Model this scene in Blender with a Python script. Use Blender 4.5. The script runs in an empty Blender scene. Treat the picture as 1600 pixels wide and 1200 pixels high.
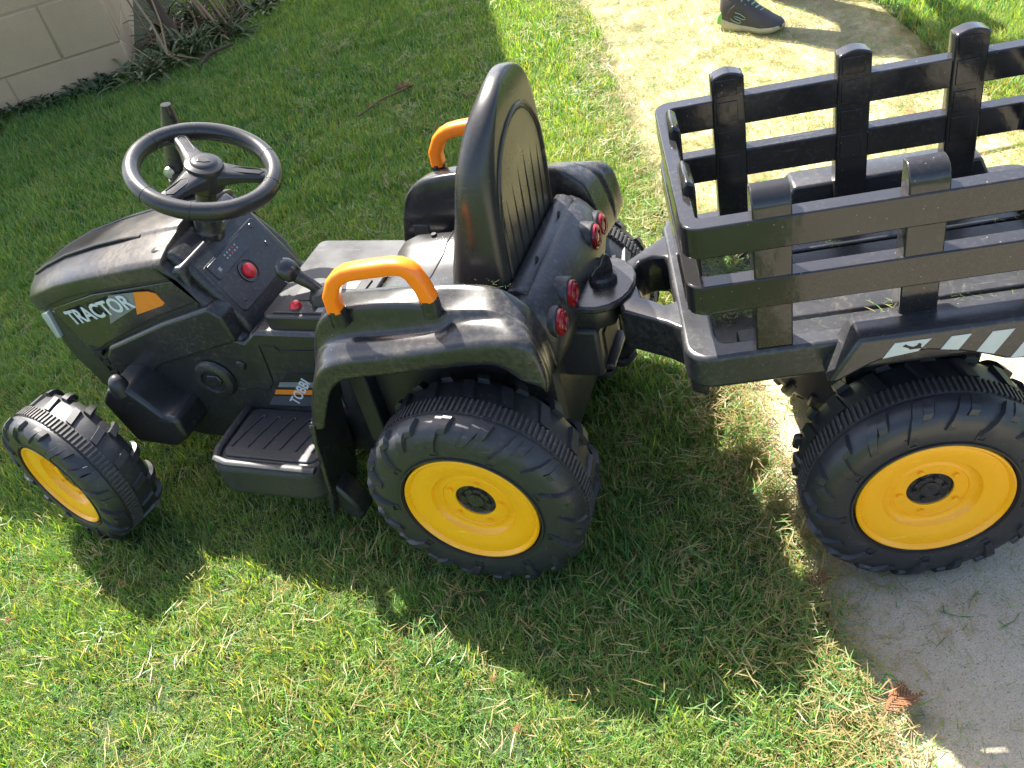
import bpy, bmesh, math, random
import numpy as np
from mathutils import Vector, Matrix, noise
R_ = math.radians
random.seed(7); rng = np.random.default_rng(11)
scene = bpy.context.scene
COL = scene.collection

# ------------------------------------------------------------ camera, sky, sun, exposure
def setup():
    f_px, pitch, roll, h = 1433.81, 0.68565, -0.25891, 1.0944
    cd = bpy.data.cameras.new('camera'); cam = bpy.data.objects.new('camera', cd); COL.objects.link(cam)
    cd.sensor_width = 36; cd.lens = f_px * 36 / 1600; cd.clip_start = .02; cd.clip_end = 400
    cp, sp, cr, sr = math.cos(pitch), math.sin(pitch), math.cos(roll), math.sin(roll)
    R0 = Vector((1, 0, 0)); F = Vector((0, cp, -sp)); U0 = Vector((0, sp, cp))
    a = R0 * cr + U0 * sr; b = -R0 * sr + U0 * cr; c = -F
    m = Matrix(((a.x, b.x, c.x, 0), (a.y, b.y, c.y, 0), (a.z, b.z, c.z, h), (0, 0, 0, 1)))
    cam.matrix_world = m; scene.camera = cam
    SUN_AZ, SUN_EL = -24.0, 52.5
    w = bpy.data.worlds.new('World'); scene.world = w; w.use_nodes = True
    nt = w.node_tree; nt.nodes.clear()
    sky = nt.nodes.new('ShaderNodeTexSky'); sky.sky_type = 'NISHITA'; sky.sun_disc = False
    sky.sun_elevation = R_(SUN_EL); sky.sun_rotation = R_(SUN_AZ); sky.air_density = .8; sky.dust_density = 2.5; sky.ozone_density = .6
    bg = nt.nodes.new('ShaderNodeBackground'); bg.inputs[1].default_value = .108
    out = nt.nodes.new('ShaderNodeOutputWorld')
    nt.links.new(sky.outputs[0], bg.inputs[0]); nt.links.new(bg.outputs[0], out.inputs[0])
    sd = bpy.data.lights.new('sun', 'SUN'); sd.energy = 5.0; sd.angle = R_(.53); sd.color = (1, .955, .87)
    so = bpy.data.objects.new('sun', sd); COL.objects.link(so)
    d = Vector((math.sin(R_(SUN_AZ)) * math.cos(R_(SUN_EL)), math.cos(R_(SUN_AZ)) * math.cos(R_(SUN_EL)), math.sin(R_(SUN_EL))))
    so.rotation_euler = d.to_track_quat('Z', 'Y').to_euler(); so.location = d * 20
    vs = scene.view_settings; vs.view_transform = 'Standard'; vs.look = 'None'; vs.exposure = 2.12; vs.gamma = 1; vs.use_curve_mapping = False
setup()

# ------------------------------------------------------------ materials
def mat(name):
    m = bpy.data.materials.new(name); m.use_nodes = True
    nt = m.node_tree; p = nt.nodes['Principled BSDF']
    return m, nt, p
def N(nt, t, **kw):
    n = nt.nodes.new(t)
    for k, v in kw.items(): setattr(n, k, v)
    return n
def noise_n(nt, scale, detail=4, rough=.55, vec=None, dist=0):
    n = N(nt, 'ShaderNodeTexNoise'); n.inputs['Scale'].default_value = scale; n.inputs['Detail'].default_value = detail
    n.inputs['Roughness'].default_value = rough; n.inputs['Distortion'].default_value = dist
    if vec is not None: nt.links.new(vec, n.inputs['Vector'])
    return n
def ramp(nt, src, stops):
    r = N(nt, 'ShaderNodeValToRGB'); e = r.color_ramp.elements
    while len(e) < len(stops): e.new(.5)
    for i, (p, c) in enumerate(stops):
        e[i].position = p; e[i].color = (c, c, c, 1) if not hasattr(c, '__len__') else (*c, 1)
    nt.links.new(src, r.inputs[0]); return r
def mixc(nt, fac, a, b):
    m = N(nt, 'ShaderNodeMix'); m.data_type = 'RGBA'
    for s, v in ((m.inputs[0], fac), (m.inputs[6], a), (m.inputs[7], b)):
        if hasattr(v, 'links'): nt.links.new(v, s)
        elif hasattr(v, '__len__'): s.default_value = (*v, 1)
        else: s.default_value = v
    return m.outputs[2]
def bump(nt, p, src, strength, dist):
    b = N(nt, 'ShaderNodeBump'); b.inputs['Strength'].default_value = strength; b.inputs['Distance'].default_value = dist
    nt.links.new(src, b.inputs['Height']); nt.links.new(b.outputs[0], p.inputs['Normal']); return b
def coord(nt): return N(nt, 'ShaderNodeTexCoord').outputs['Object']

def plastic(name, col, rough, dust=.5, dustcol=(.17, .145, .11), bumpy=.15, spots=True, dscale=9, bdist=.0006, fine=160, frng=(.5, .72)):
    """moulded plastic with a dusty film in patches, wiped streaks and tiny specks"""
    m, nt, p = mat(name); v = coord(nt)
    n1 = noise_n(nt, dscale, 5, .6, v); r1 = ramp(nt, n1.outputs[0], [(.4, .05), (.7, 1)])
    n2 = noise_n(nt, fine, 6, .7, v); r2 = ramp(nt, n2.outputs[0], [(frng[0], 0), (frng[1], .8)])
    mul = N(nt, 'ShaderNodeMath', operation='MULTIPLY'); nt.links.new(r1.outputs[0], mul.inputs[0]); nt.links.new(r2.outputs[0], mul.inputs[1])
    sc = N(nt, 'ShaderNodeMath', operation='MULTIPLY'); nt.links.new(mul.outputs[0], sc.inputs[0]); sc.inputs[1].default_value = dust
    base = mixc(nt, sc.outputs[0], col, dustcol)
    if spots:
        vo = N(nt, 'ShaderNodeTexVoronoi'); vo.inputs['Scale'].default_value = 95; nt.links.new(v, vo.inputs['Vector'])
        vr = ramp(nt, vo.outputs['Distance'], [(.045, 1), (.075, 0)])
        sp = N(nt, 'ShaderNodeMath', operation='MULTIPLY'); nt.links.new(vr.outputs[0], sp.inputs[0])
        n3 = noise_n(nt, 11, 2, .5, v); r3 = ramp(nt, n3.outputs[0], [(.48, 0), (.56, .75)])
        nt.links.new(r3.outputs[0], sp.inputs[1])
        base = mixc(nt, sp.outputs[0], base, (.3, .27, .2))
    nt.links.new(base, p.inputs['Base Color'])
    rr = N(nt, 'ShaderNodeMapRange'); nt.links.new(n1.outputs[0], rr.inputs[0]); rr.inputs[1].default_value = .35; rr.inputs[2].default_value = .75
    rr.inputs[3].default_value = rough * .8; rr.inputs[4].default_value = min(1, rough * 1.35)
    nt.links.new(rr.outputs[0], p.inputs['Roughness'])
    ms_ = N(nt, 'ShaderNodeMapping'); ms_.inputs['Scale'].default_value = (8, 130, 90); ms_.inputs['Rotation'].default_value = (.4, .5, .7); nt.links.new(v, ms_.inputs[0])
    sc1 = noise_n(nt, 1.0, 3, .7, ms_.outputs[0]); sr_ = ramp(nt, sc1.outputs[0], [(.66, 0), (.7, .55)])
    for l in list(p.inputs['Base Color'].links): nt.links.remove(l)
    nt.links.new(mixc(nt, sr_.outputs[0], base, tuple(min(1, x * 1.6 + .035) for x in col)), p.inputs['Base Color'])
    nb = noise_n(nt, 38, 3, .5, v); bump(nt, p, nb.outputs[0], bumpy, bdist)
    return m
M = {}
M['gloss'] = plastic('glossy_black_plastic', (.017, .017, .018), .23, .6, bumpy=.25, fine=110, frng=(.42, .75))
M['rail'] = plastic('rail_black_plastic', (.016, .015, .015), .14, .35, bumpy=.35, bdist=.0012)
M['satin'] = plastic('satin_black_plastic', (.018, .018, .019), .34, .75)
M['matte'] = plastic('matte_black_plastic', (.02, .02, .021), .5, .5, bumpy=.3)
M['hood'] = plastic('dusty_hood_plastic', (.018, .018, .02), .36, .85, dustcol=(.2, .15, .095), dscale=7, fine=120, frng=(.35, .8))
M['seat'] = plastic('seat_plastic', (.022, .021, .02), .3, .3, dustcol=(.12, .1, .07))
M['tyre'] = plastic('tyre_plastic', (.022, .022, .024), .42, .7, dustcol=(.1, .09, .07), bumpy=.3)
M['band'] = plastic('tread_band_plastic', (.05, .045, .042), .62, 1.0, dustcol=(.22, .19, .15), spots=False)
M['tray'] = plastic('tray_plastic', (.022, .022, .024), .3, 1.0, dustcol=(.12, .11, .09), dscale=14, bumpy=.3)
M['yellow'] = plastic('yellow_rim_plastic', (.95, .43, .006), .32, .5, dustcol=(.5, .27, .06), bumpy=.1)
M['orange'] = plastic('orange_plastic', (.93, .2, .004), .33, .08, dustcol=(.5, .25, .08), bumpy=.1, spots=False)
def plain(name, col, rough=.4, metal=0, emis=None, trans=0):
    m, nt, p = mat(name); v = coord(nt)
    n = noise_n(nt, 60, 3, .5, v)
    c2 = tuple(x * .75 for x in col)
    nt.links.new(mixc(nt, n.outputs[0], col, c2), p.inputs['Base Color'])
    p.inputs['Roughness'].default_value = rough; p.inputs['Metallic'].default_value = metal
    p.inputs['Transmission Weight'].default_value = trans
    return m
M['red'] = plain('red_button_plastic', (.75, .02, .03), .25)
M['lens'] = plain('red_lamp_lens', (.3, .008, .014), .1)
M['lensdark'] = plain('red_lamp_ring', (.2, .006, .01), .12)
M['white'] = plain('white_print', (.62, .64, .64), .35)
M['stripe'] = plain('reflective_grey_print', (.52, .55, .54), .4)
M['grey'] = plain('grey_print', (.2, .2, .2), .35)
M['dgrey'] = plain('dark_grey_print', (.075, .078, .08), .35)
M['oprint'] = plain('orange_print', (.82, .24, .02), .35)
M['lamp'] = plain('headlamp_white', (.6, .64, .6), .2)
M['yg'] = plain('yellow_green_button', (.42, .48, .03), .3)
M['label'] = plain('console_label', (.33, .33, .31), .3)
M['metal'] = plain('screw_metal', (.5, .5, .5), .35, 1)
M['hole'] = plain('recess_shade_and_black_print', (.006, .006, .006), .6)  # near-black stands in for the shade in slots, seams and grooves; also black print
M['denim'] = plain('trouser_cloth', (.05, .06, .09), .9)
M['shirt'] = plain('shirt_cloth', (.12, .14, .2), .9)
M['skin'] = plain('skin', (.5, .3, .22), .5)
M['hair'] = plain('hair_brown', (.05, .03, .02), .6)
M['shoe'] = plain('shoe_mesh_grey', (.055, .047, .04), .6)
M['shoegreen'] = plain('shoe_lime_green', (.2, .55, .1), .5)
M['sole'] = plain('shoe_sole_cream', (.45, .42, .24), .6)
M['lace'] = plain('lace_mint', (.3, .5, .3), .7)

# ------------------------------------------------------------ mesh helpers
class MB:
    def __init__(s): s.v = []; s.f = []; s.sm = []
    def add(s, vs, fs, smooth=True):
        o = len(s.v); s.v += [tuple(map(float, q)) for q in vs]; s.f += [tuple(i + o for i in f) for f in fs]; s.sm += [smooth] * len(fs); return s
    def box(s, x0, x1, y0, y1, z0, z1):
        v = [(x, y, z) for x in (x0, x1) for y in (y0, y1) for z in (z0, z1)]
        return s.add(v, [(0, 1, 3, 2), (4, 6, 7, 5), (0, 4, 5, 1), (2, 3, 7, 6), (0, 2, 6, 4), (1, 5, 7, 3)], False)
    def loft(s, rings, closed=True, cap=True, smooth=True):
        n = len(rings[0]); v = [p for r in rings for p in r]; f = []
        for i in range(len(rings) - 1):
            for j in range(n if closed else n - 1):
                k = (j + 1) % n
                f.append((i * n + j, i * n + k, (i + 1) * n + k, (i + 1) * n + j))
        if cap and closed:
            f.append(tuple(range(n - 1, -1, -1))); f.append(tuple((len(rings) - 1) * n + j for j in range(n)))
        return s.add(v, f, smooth)
    def prism(s, poly, axis, a, b):
        """extrude a 2D polygon; axis 'y': poly is (x,z); 'z': (x,y); 'x': (y,z). a, b may be functions of the 2D point"""
        def P(q, t):
            t = t(q) if callable(t) else t
            return {'y': (q[0], t, q[1]), 'z': (q[0], q[1], t), 'x': (t, q[0], q[1])}[axis]
        return s.loft([[P(q, a) for q in poly], [P(q, b) for q in poly]], smooth=False)
    def tube(s, path, r, n=8, cap=True, ry=None, up=(0, 0, 1), closed=False, power=2):
        path = [Vector(p) for p in path]; rings = []; L = len(path)
        for i, p in enumerate(path):
            if closed: t = path[(i + 1) % L] - path[i - 1]
            else: t = path[min(i + 1, L - 1)] - path[max(i - 1, 0)]
            t.normalize(); u = Vector(up); u = u - t * u.dot(t)
            if u.length < 1e-4: u = Vector((1, 0, 0)) - t * t.x
            u.normalize(); w = t.cross(u)
            rr = r[i] if hasattr(r, '__len__') else r; r2 = (ry[i] if hasattr(ry, '__len__') else ry) if ry else rr
            ring = []
            for k in range(n):
                a = 2 * math.pi * (k + .5) / n; c, q = math.cos(a), math.sin(a)
                c = math.copysign(abs(c) ** (2 / power), c); q = math.copysign(abs(q) ** (2 / power), q)
                ring.append(p + w * c * rr + u * q * r2)
            rings.append(ring)
        if closed: rings.append(rings[0])
        return s.loft(rings, cap=cap and not closed)
    def lathe(s, prof, n=48, axis='y', c=(0, 0, 0)):
        rings = []
        for k in range(n + 1):
            a = 2 * math.pi * k / n
            if axis == 'y': rings.append([(c[0] + r * math.cos(a), c[1] + t, c[2] + r * math.sin(a)) for r, t in prof])
            elif axis == 'z': rings.append([(c[0] + r * math.cos(a), c[1] + r * math.sin(a), c[2] + t) for r, t in prof])
            else: rings.append([(c[0] + t, c[1] + r * math.cos(a), c[2] + r * math.sin(a)) for r, t in prof])
        return s.loft(rings, closed=False, cap=False)
    def xf(s, m):
        s.v = [tuple(m @ Vector(q)) for q in s.v]; return s
    def mirror(s, yc):
        c = MB(); c.v = [(x, 2 * yc - y, z) for x, y, z in s.v]; c.f = [f[::-1] for f in s.f]; c.sm = list(s.sm); return c
    def mesh(s, name, m, off=(0, 0, 0), ang=40):
        me = bpy.data.meshes.new(name)
        me.from_pydata([(x - off[0], y - off[1], z - off[2]) for x, y, z in s.v], [], s.f)
        bm = bmesh.new(); bm.from_mesh(me); bmesh.ops.remove_doubles(bm, verts=bm.verts, dist=1e-5)
        bmesh.ops.recalc_face_normals(bm, faces=bm.faces)
        for f in bm.faces: f.smooth = True
        bm.to_mesh(me); bm.free()
        me.set_sharp_from_angle(angle=R_(ang)); me.materials.append(M[m] if isinstance(m, str) else m)
        return me
OFF = (0, 0, 0)
def obj(name, mb, m, parent=None, bev=0, seg=2, ang=35, sub=0, off=None, solid=0, blim=28):
    me = mb.mesh(name, m, OFF if off is None else off, ang)
    o = bpy.data.objects.new(name, me); COL.objects.link(o)
    if parent: o.parent = parent
    if solid:
        k = o.modifiers.new('thickness', 'SOLIDIFY'); k.thickness = solid; k.offset = -1
    if bev:
        k = o.modifiers.new('bevel', 'BEVEL'); k.width = bev; k.segments = seg; k.limit_method = 'ANGLE'; k.angle_limit = R_(blim); k.harden_normals = False
        for p in me.polygons: p.use_smooth = True
        me.set_sharp_from_angle(angle=R_(75))
    if sub:
        k = o.modifiers.new('subdivision', 'SUBSURF'); k.levels = sub; k.render_levels = sub
    return o
def thing(name, label, cat, loc=(0, 0, 0), rz=0, group=None):
    o = bpy.data.objects.new(name, None); COL.objects.link(o); o.empty_display_size = .05
    o.location = loc; o.rotation_euler = (0, 0, rz); tag(o, label, cat, group); return o
def tag(o, label=None, cat=None, group=None, kind=None):
    if label: o['label'] = label
    if cat: o['category'] = cat
    if group: o['group'] = group
    if kind: o['kind'] = kind
    return o
def local(pt, fr):
    x, y, w = fr; return (x + pt[0] * math.cos(w) - pt[1] * math.sin(w), y + pt[0] * math.sin(w) + pt[1] * math.cos(w), pt[2])
def rrect(x0, x1, y0, y1, r, n=5):
    pts = []
    for cx, cy, a0 in ((x1 - r, y1 - r, 0), (x0 + r, y1 - r, 90), (x0 + r, y0 + r, 180), (x1 - r, y0 + r, 270)):
        for k in range(n + 1):
            a = R_(a0 + 90 * k / n); pts.append((cx + r * math.cos(a), cy + r * math.sin(a)))
    return pts
def text_mesh(body, size, m, depth=.0004, bold=.018, sx=1.0):
    cu = bpy.data.curves.new('lettering', 'FONT'); cu.body = body; cu.size = size; cu.extrude = depth; cu.offset = size * bold; cu.space_character = 1.02
    o = bpy.data.objects.new('lettering', cu); COL.objects.link(o); bpy.context.view_layer.update()
    me = bpy.data.meshes.new_from_object(o.evaluated_get(bpy.context.evaluated_depsgraph_get()))
    bpy.data.objects.remove(o); me.name = 'lettering'; me.materials.clear(); me.materials.append(M[m]); return me

# ------------------------------------------------------------ the ground
PA = 5.2  # path direction, degrees from +Y towards +X
def path_x(y): return .305 + math.tan(R_(PA)) * (y - .4)
PW = .83
def lawn_mask(x, y):
    l = path_x(y); e = .03 * noise.noise(Vector((x * 3, y * 3, 0)))
    fr = .02 * noise.noise(Vector((x * 14, y * 14, 2)))
    return x < l - .015 + e * .7 + fr or x > l + PW - .005 + e
def build_ground():
    def axis(lo, hi, a, b, st):
        c = list(np.arange(a, b, st)); o = []; x = a
        s = st
        while x > lo: s *= 1.5; x -= s; o.append(x)
        o = o[::-1] + c; x = b; s = st
        while x < hi: o.append(x); s *= 1.5; x += s
        return o
    xs = axis(-70, 70, -3, 3.5, .05); ys = axis(-60, 80, -.5, 7, .05)
    v = []; f = []
    for y in ys:
        for x in xs:
            d = max(path_x(y) - x, x - path_x(y) - PW)
            z = .028 if d > .02 else (-.04 if d < -.03 else -.04 + .068 * (d + .03) / .05)
            if abs(x) > 60 or abs(y) > 60: z = .02
            if d > .02: z += .006 * noise.noise(Vector((x * 2.1, y * 2.1, 3)))
            v.append((x, y, z))
    n = len(xs)
    for j in range(len(ys) - 1):
        for i in range(n - 1): f.append((j * n + i, j * n + i + 1, (j + 1) * n + i + 1, (j + 1) * n + i))
    m, nt, p = mat('lawn_soil'); c = coord(nt)
    n1 = noise_n(nt, 90, 5, .7, c); n2 = noise_n(nt, 1.5, 3, .6, c)
    a = ramp(nt, n1.outputs[0], [(.35, (.02, .03, .01)), (.55, (.05, .065, .022)), (.72, (.15, .13, .065))])
    b = mixc(nt, n2.outputs[0], a.outputs[0], (.03, .055, .012))
    sx = N(nt, 'ShaderNodeSeparateXYZ'); nt.links.new(c, sx.inputs[0])
    yr = N(nt, 'ShaderNodeMapRange'); nt.links.new(sx.outputs[1], yr.inputs[0]); yr.inputs[1].default_value = .3; yr.inputs[2].default_value = .05
    yr2 = N(nt, 'ShaderNodeMapRange'); nt.links.new(sx.outputs[1], yr2.inputs[0]); yr2.inputs[1].default_value = 7; yr2.inputs[2].default_value = 8
    ab = N(nt, 'ShaderNodeMath', operation='ABSOLUTE'); nt.links.new(sx.outputs[0], ab.inputs[0])
    wd_ = N(nt, 'ShaderNodeMath', operation='MULTIPLY_ADD'); nt.links.new(sx.outputs[1], wd_.inputs[0]); wd_.inputs[1].default_value = -.62; nt.links.new(ab.outputs[0], wd_.inputs[2])
    yr3 = N(nt, 'ShaderNodeMapRange'); nt.links.new(wd_.outputs[0], yr3.inputs[0]); yr3.inputs[1].default_value = 1.15; yr3.inputs[2].default_value = 1.45
    a0 = N(nt, 'ShaderNodeMath', operation='MAXIMUM'); nt.links.new(yr.outputs[0], a0.inputs[0]); nt.links.new(yr2.outputs[0], a0.inputs[1])
    ax_ = N(nt, 'ShaderNodeMath', operation='MAXIMUM'); nt.links.new(a0.outputs[0], ax_.inputs[0]); nt.links.new(yr3.outputs[0], ax_.inputs[1])
    sod = mixc(nt, n1.outputs[0], (.055, .1, .022), (.1, .15, .04)); b = mixc(nt, ax_.outputs[0], b, sod)   # beyond the modelled blades the sheet carries the lawn's own colour
    nt.links.new(b, p.inputs['Base Color']); p.inputs['Roughness'].default_value = .95; bump(nt, p, n1.outputs[0], .8, .01)
    mb = MB(); mb.add(v, f); o = obj('ground', mb, m, off=(0, 0, 0)); tag(o, kind='structure')
    # concrete path slabs
    m, nt, p = mat('path_concrete'); c = N(nt, 'ShaderNodeNewGeometry').outputs['Position']
    n0 = noise_n(nt, 7, 8, .72, c); base = ramp(nt, n0.outputs[0], [(.3, (.27, .235, .18)), (.5, (.36, .32, .25)), (.7, (.43, .385, .31))])
    nw = noise_n(nt, 120, 2, .6, c); vm = N(nt, 'ShaderNodeVectorMath', operation='SCALE'); nt.links.new(nw.outputs['Color'], vm.inputs[0]); vm.inputs['Scale'].default_value = .009
    va = N(nt, 'ShaderNodeVectorMath', operation='ADD'); nt.links.new(c, va.inputs[0]); nt.links.new(vm.outputs[0], va.inputs[1]); cw = va.outputs[0]
    vo = N(nt, 'ShaderNodeTexVoronoi'); vo.inputs['Scale'].default_value = 240; nt.links.new(cw, vo.inputs['Vector'])
    sr = ramp(nt, vo.outputs['Distance'], [(.2, 1), (.34, 0)])
    cm = N(nt, 'ShaderNodeSeparateColor'); nt.links.new(vo.outputs['Color'], cm.inputs[0])
    gt = ramp(nt, cm.outputs[0], [(.5, 0), (.54, .9)])
    mu = N(nt, 'ShaderNodeMath', operation='MULTIPLY'); nt.links.new(sr.outputs[0], mu.inputs[0]); nt.links.new(gt.outputs[0], mu.inputs[1])
    specc = mixc(nt, cm.outputs[1], (.045, .045, .05), (.2, .17, .13))
    b1 = mixc(nt, mu.outputs[0], base.outputs[0], specc)
    n3 = noise_n(nt, 420, 2, .6, c); g = ramp(nt, n3.outputs[0], [(.3, .6), (.7, 1.2)])
    mm = N(nt, 'ShaderNodeMix'); mm.data_type = 'RGBA'; mm.blend_type = 'MULTIPLY'; mm.inputs[0].default_value = 1
    nt.links.new(b1, mm.inputs[6]); nt.links.new(g.outputs[0], mm.inputs[7])
    # dried clippings trodden into the surface further up the path
    mp = N(nt, 'ShaderNodeMapping'); mp.inputs['Scale'].default_value = (1, .45, 1); mp.inputs['Rotation'].default_value = (0, 0, .6); nt.links.new(c, mp.inputs[0])
    n4 = noise_n(nt, 60, 6, .75, mp.outputs[0], .8); n5 = noise_n(nt, 5, 4, .6, c)
    sepp = N(nt, 'ShaderNodeSeparateXYZ'); nt.links.new(c, sepp.inputs[0])
    yr = N(nt, 'ShaderNodeMapRange'); nt.links.new(sepp.outputs[1], yr.inputs[0]); yr.inputs[1].default_value = .8; yr.inputs[2].default_value = 1.15; yr.inputs[3].default_value = .3
    s1 = N(nt, 'ShaderNodeMath', operation='MULTIPLY_ADD'); nt.links.new(n5.outputs[0], s1.inputs[0]); s1.inputs[1].default_value = .9; nt.links.new(n4.outputs[0], s1.inputs[2])
    l1 = ramp(nt, s1.outputs[0], [(.55, .25), (.9, .95)])
    l2 = N(nt, 'ShaderNodeMath', operation='MULTIPLY'); nt.links.new(l1.outputs[0], l2.inputs[0]); nt.links.new(yr.outputs[0], l2.inputs[1])
    lit = mixc(nt, n4.outputs[0], (.5, .41, .275), (.36, .31, .18))
    mq = N(nt, 'ShaderNodeMapping'); mq.inputs['Scale'].default_value = (1, .3, 1); mq.inputs['Rotation'].default_value = (0, 0, -.9); nt.links.new(c, mq.inputs[0])
    f1 = noise_n(nt, 170, 3, .6, mq.outputs[0], 1.5); fr = ramp(nt, f1.outputs[0], [(.56, 0), (.64, .8)])
    f2 = noise_n(nt, 150, 3, .6, mp.outputs[0], 1.5); fs = ramp(nt, f2.outputs[0], [(.57, 0), (.65, .7)])
    lit = mixc(nt, fr.outputs[0], lit, (.26, .25, .09)); lit = mixc(nt, fs.outputs[0], lit, (.36, .27, .14))
    fin = mixc(nt, l2.outputs[0], mm.outputs[2], lit)
    nt.links.new(fin, p.inputs['Base Color']); p.inputs['Roughness'].default_value = .85
    bump(nt, p, n3.outputs[0], .7, .004)
    root = bpy.data.objects.new('path', None); COL.objects.link(root); tag(root, kind='structure')
    root.location = (path_x(0.4), .4, 0); root.rotation_euler = (0, 0, -R_(PA))
    joints = [-9.6, -8, -6.4, -4.8, -3.2, -1.75, -.25, 1.36, 2.95, 4.55, 6.15, 7.8]
    for j0, j1 in zip(joints[:-1], joints[1:]):
        mb = MB().prism(rrect(.0, PW, j0 + .006, j1 - .006, .006, 2), 'z', -.08, 0); obj('slab', mb, m, root, bev=.005, off=(0, 0, 0))
    mb = MB().box(0.01, PW - .01, joints[0], joints[-1], -.07, -.012); obj('joint_filler', mb, 'filler', root, off=(0, 0, 0))
M['filler'] = plain('joint_soil', (.12, .1, .07), .95)
build_ground()

# ------------------------------------------------------------ grass
def blade_mat():
    m, nt, p = mat('grass_blade'); nt.nodes.remove(p); out = [n for n in nt.nodes if n.type == 'OUTPUT_MATERIAL'][0]
    at = N(nt, 'ShaderNodeAttribute', attribute_name='tone'); oi = N(nt, 'ShaderNodeObjectInfo')
    ps = N(nt, 'ShaderNodeNewGeometry').outputs['Position']; n1 = noise_n(nt, 2.6, 3, .6, ps)
    add = N(nt, 'ShaderNodeMath', operation='MULTIPLY_ADD'); nt.links.new(oi.outputs['Random'], add.inputs[0]); add.inputs[1].default_value = .22; nt.links.new(at.outputs['Fac'], add.inputs[2])
    ad2 = N(nt, 'ShaderNodeMath', operation='MULTIPLY_ADD'); nt.links.new(n1.outputs[0], ad2.inputs[0]); ad2.inputs[1].default_value = .5; nt.links.new(add.outputs[0], ad2.inputs[2])
    r = ramp(nt, ad2.outputs[0], [(.15, (.008, .078, .027)), (.5, (.036, .155, .042)), (.85, (.135, .26, .058)), (1.0, (.25, .33, .1))])
    at2 = N(nt, 'ShaderNodeAttribute', attribute_name='dry')
    dc = mixc(nt, oi.outputs['Random'], (.36, .30, .14), (.24, .18, .075))
    col = mixc(nt, at2.outputs['Fac'], r.outputs[0], dc)
    d = N(nt, 'ShaderNodeBsdfPrincipled'); nt.links.new(col, d.inputs['Base Color']); d.inputs['Roughness'].default_value = .42; d.inputs['Specular IOR Level'].default_value = .35
    t = N(nt, 'ShaderNodeBsdfTranslucent')
    hs = N(nt, 'ShaderNodeMix'); hs.data_type = 'RGBA'; hs.blend_type = 'MULTIPLY'; hs.inputs[0].default_value = 1; nt.links.new(col, hs.inputs[6]); hs.inputs[7].default_value = (1.95, 1.75, .45, 1)
    nt.links.new(hs.outputs[2], t.inputs[0])
    mx = N(nt, 'ShaderNodeMixShader'); mx.inputs[0].default_value = .42
    nt.links.new(d.outputs[0], mx.inputs[1]); nt.links.new(t.outputs[0], mx.inputs[2]); nt.links.new(mx.outputs[0], out.inputs[0])
    return m
M['blade'] = blade_mat()
def tuft_mesh(name, nb, rad, hmin, hmax, w, dryp, lean, flat=False, seg=3, wild=.5):
    v = []; f = []; tone = []; dry = []
    for _ in range(nb):
        a = rng.uniform(0, 2 * math.pi); rr = rad * math.sqrt(rng.uniform()); x, y = rr * math.cos(a), rr * math.sin(a)
        h = rng.uniform(hmin, hmax); d = rng.uniform(0, 2 * math.pi); dx, dy = math.cos(d), math.sin(d)
        ww = w * rng.uniform(.6, 1.3) * .45; tn = rng.uniform(0, .6); dr = 1. if rng.uniform() < dryp else (.35 if rng.uniform() < .12 else 0.)
        ln = lean * rng.uniform(.1, 1.6); cur = rng.uniform(.2, 1.2) * wild; tw = rng.uniform(-.6, .6)
        o = len(v); z0 = rng.uniform(0, .008) if flat else -.006
        px, py, pz = x, y, z0; el = (rng.uniform(-.05, .15) if flat else math.pi / 2 - ln)
        for k in range(seg + 1):
            t = k / seg; wk = ww * (1 - t ** 2.2) if not flat else ww * (1 - .8 * abs(2 * t - 1) ** 3)
            e = d + math.pi / 2 + tw * t
            cx, cy = math.cos(e) * wk, math.sin(e) * wk
            if k == seg and not flat:
                v.append((px, py, pz)); tone.append(tn + .25); dry.append(dr)
            else:
                v += [(px - cx, py - cy, pz), (px + cx, py + cy, pz)]; tone += [tn + .25 * t] * 2; dry += [dr] * 2
            s = h / seg; px += dx * math.cos(el) * s; py += dy * math.cos(el) * s; pz += math.sin(el) * s
            if flat: d += rng.uniform(-.25, .25); dx, dy = math.cos(d), math.sin(d); el += rng.uniform(-.15, .1); pz = max(pz, .001)
            else: el -= cur / seg * 1.3; 
            pz = max(pz, .0)
        for k in range(seg if flat else seg - 1): f.append((o + 2 * k, o + 2 * k + 1, o + 2 * k + 3, o + 2 * k + 2))
        if not flat: f.append((o + 2 * seg - 2, o + 2 * seg - 1, o + 2 * seg))
    me = bpy.data.meshes.new(name); me.from_pydata(v, [], f)
    for nme, dat in (('tone', tone), ('dry', dry)):
        at = me.attributes.new(nme, 'FLOAT', 'POINT'); at.data.foreach_set('value', dat)
    for p in me.polygons: p.use_smooth = True
    me.materials.append(M['blade']); return me
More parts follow.
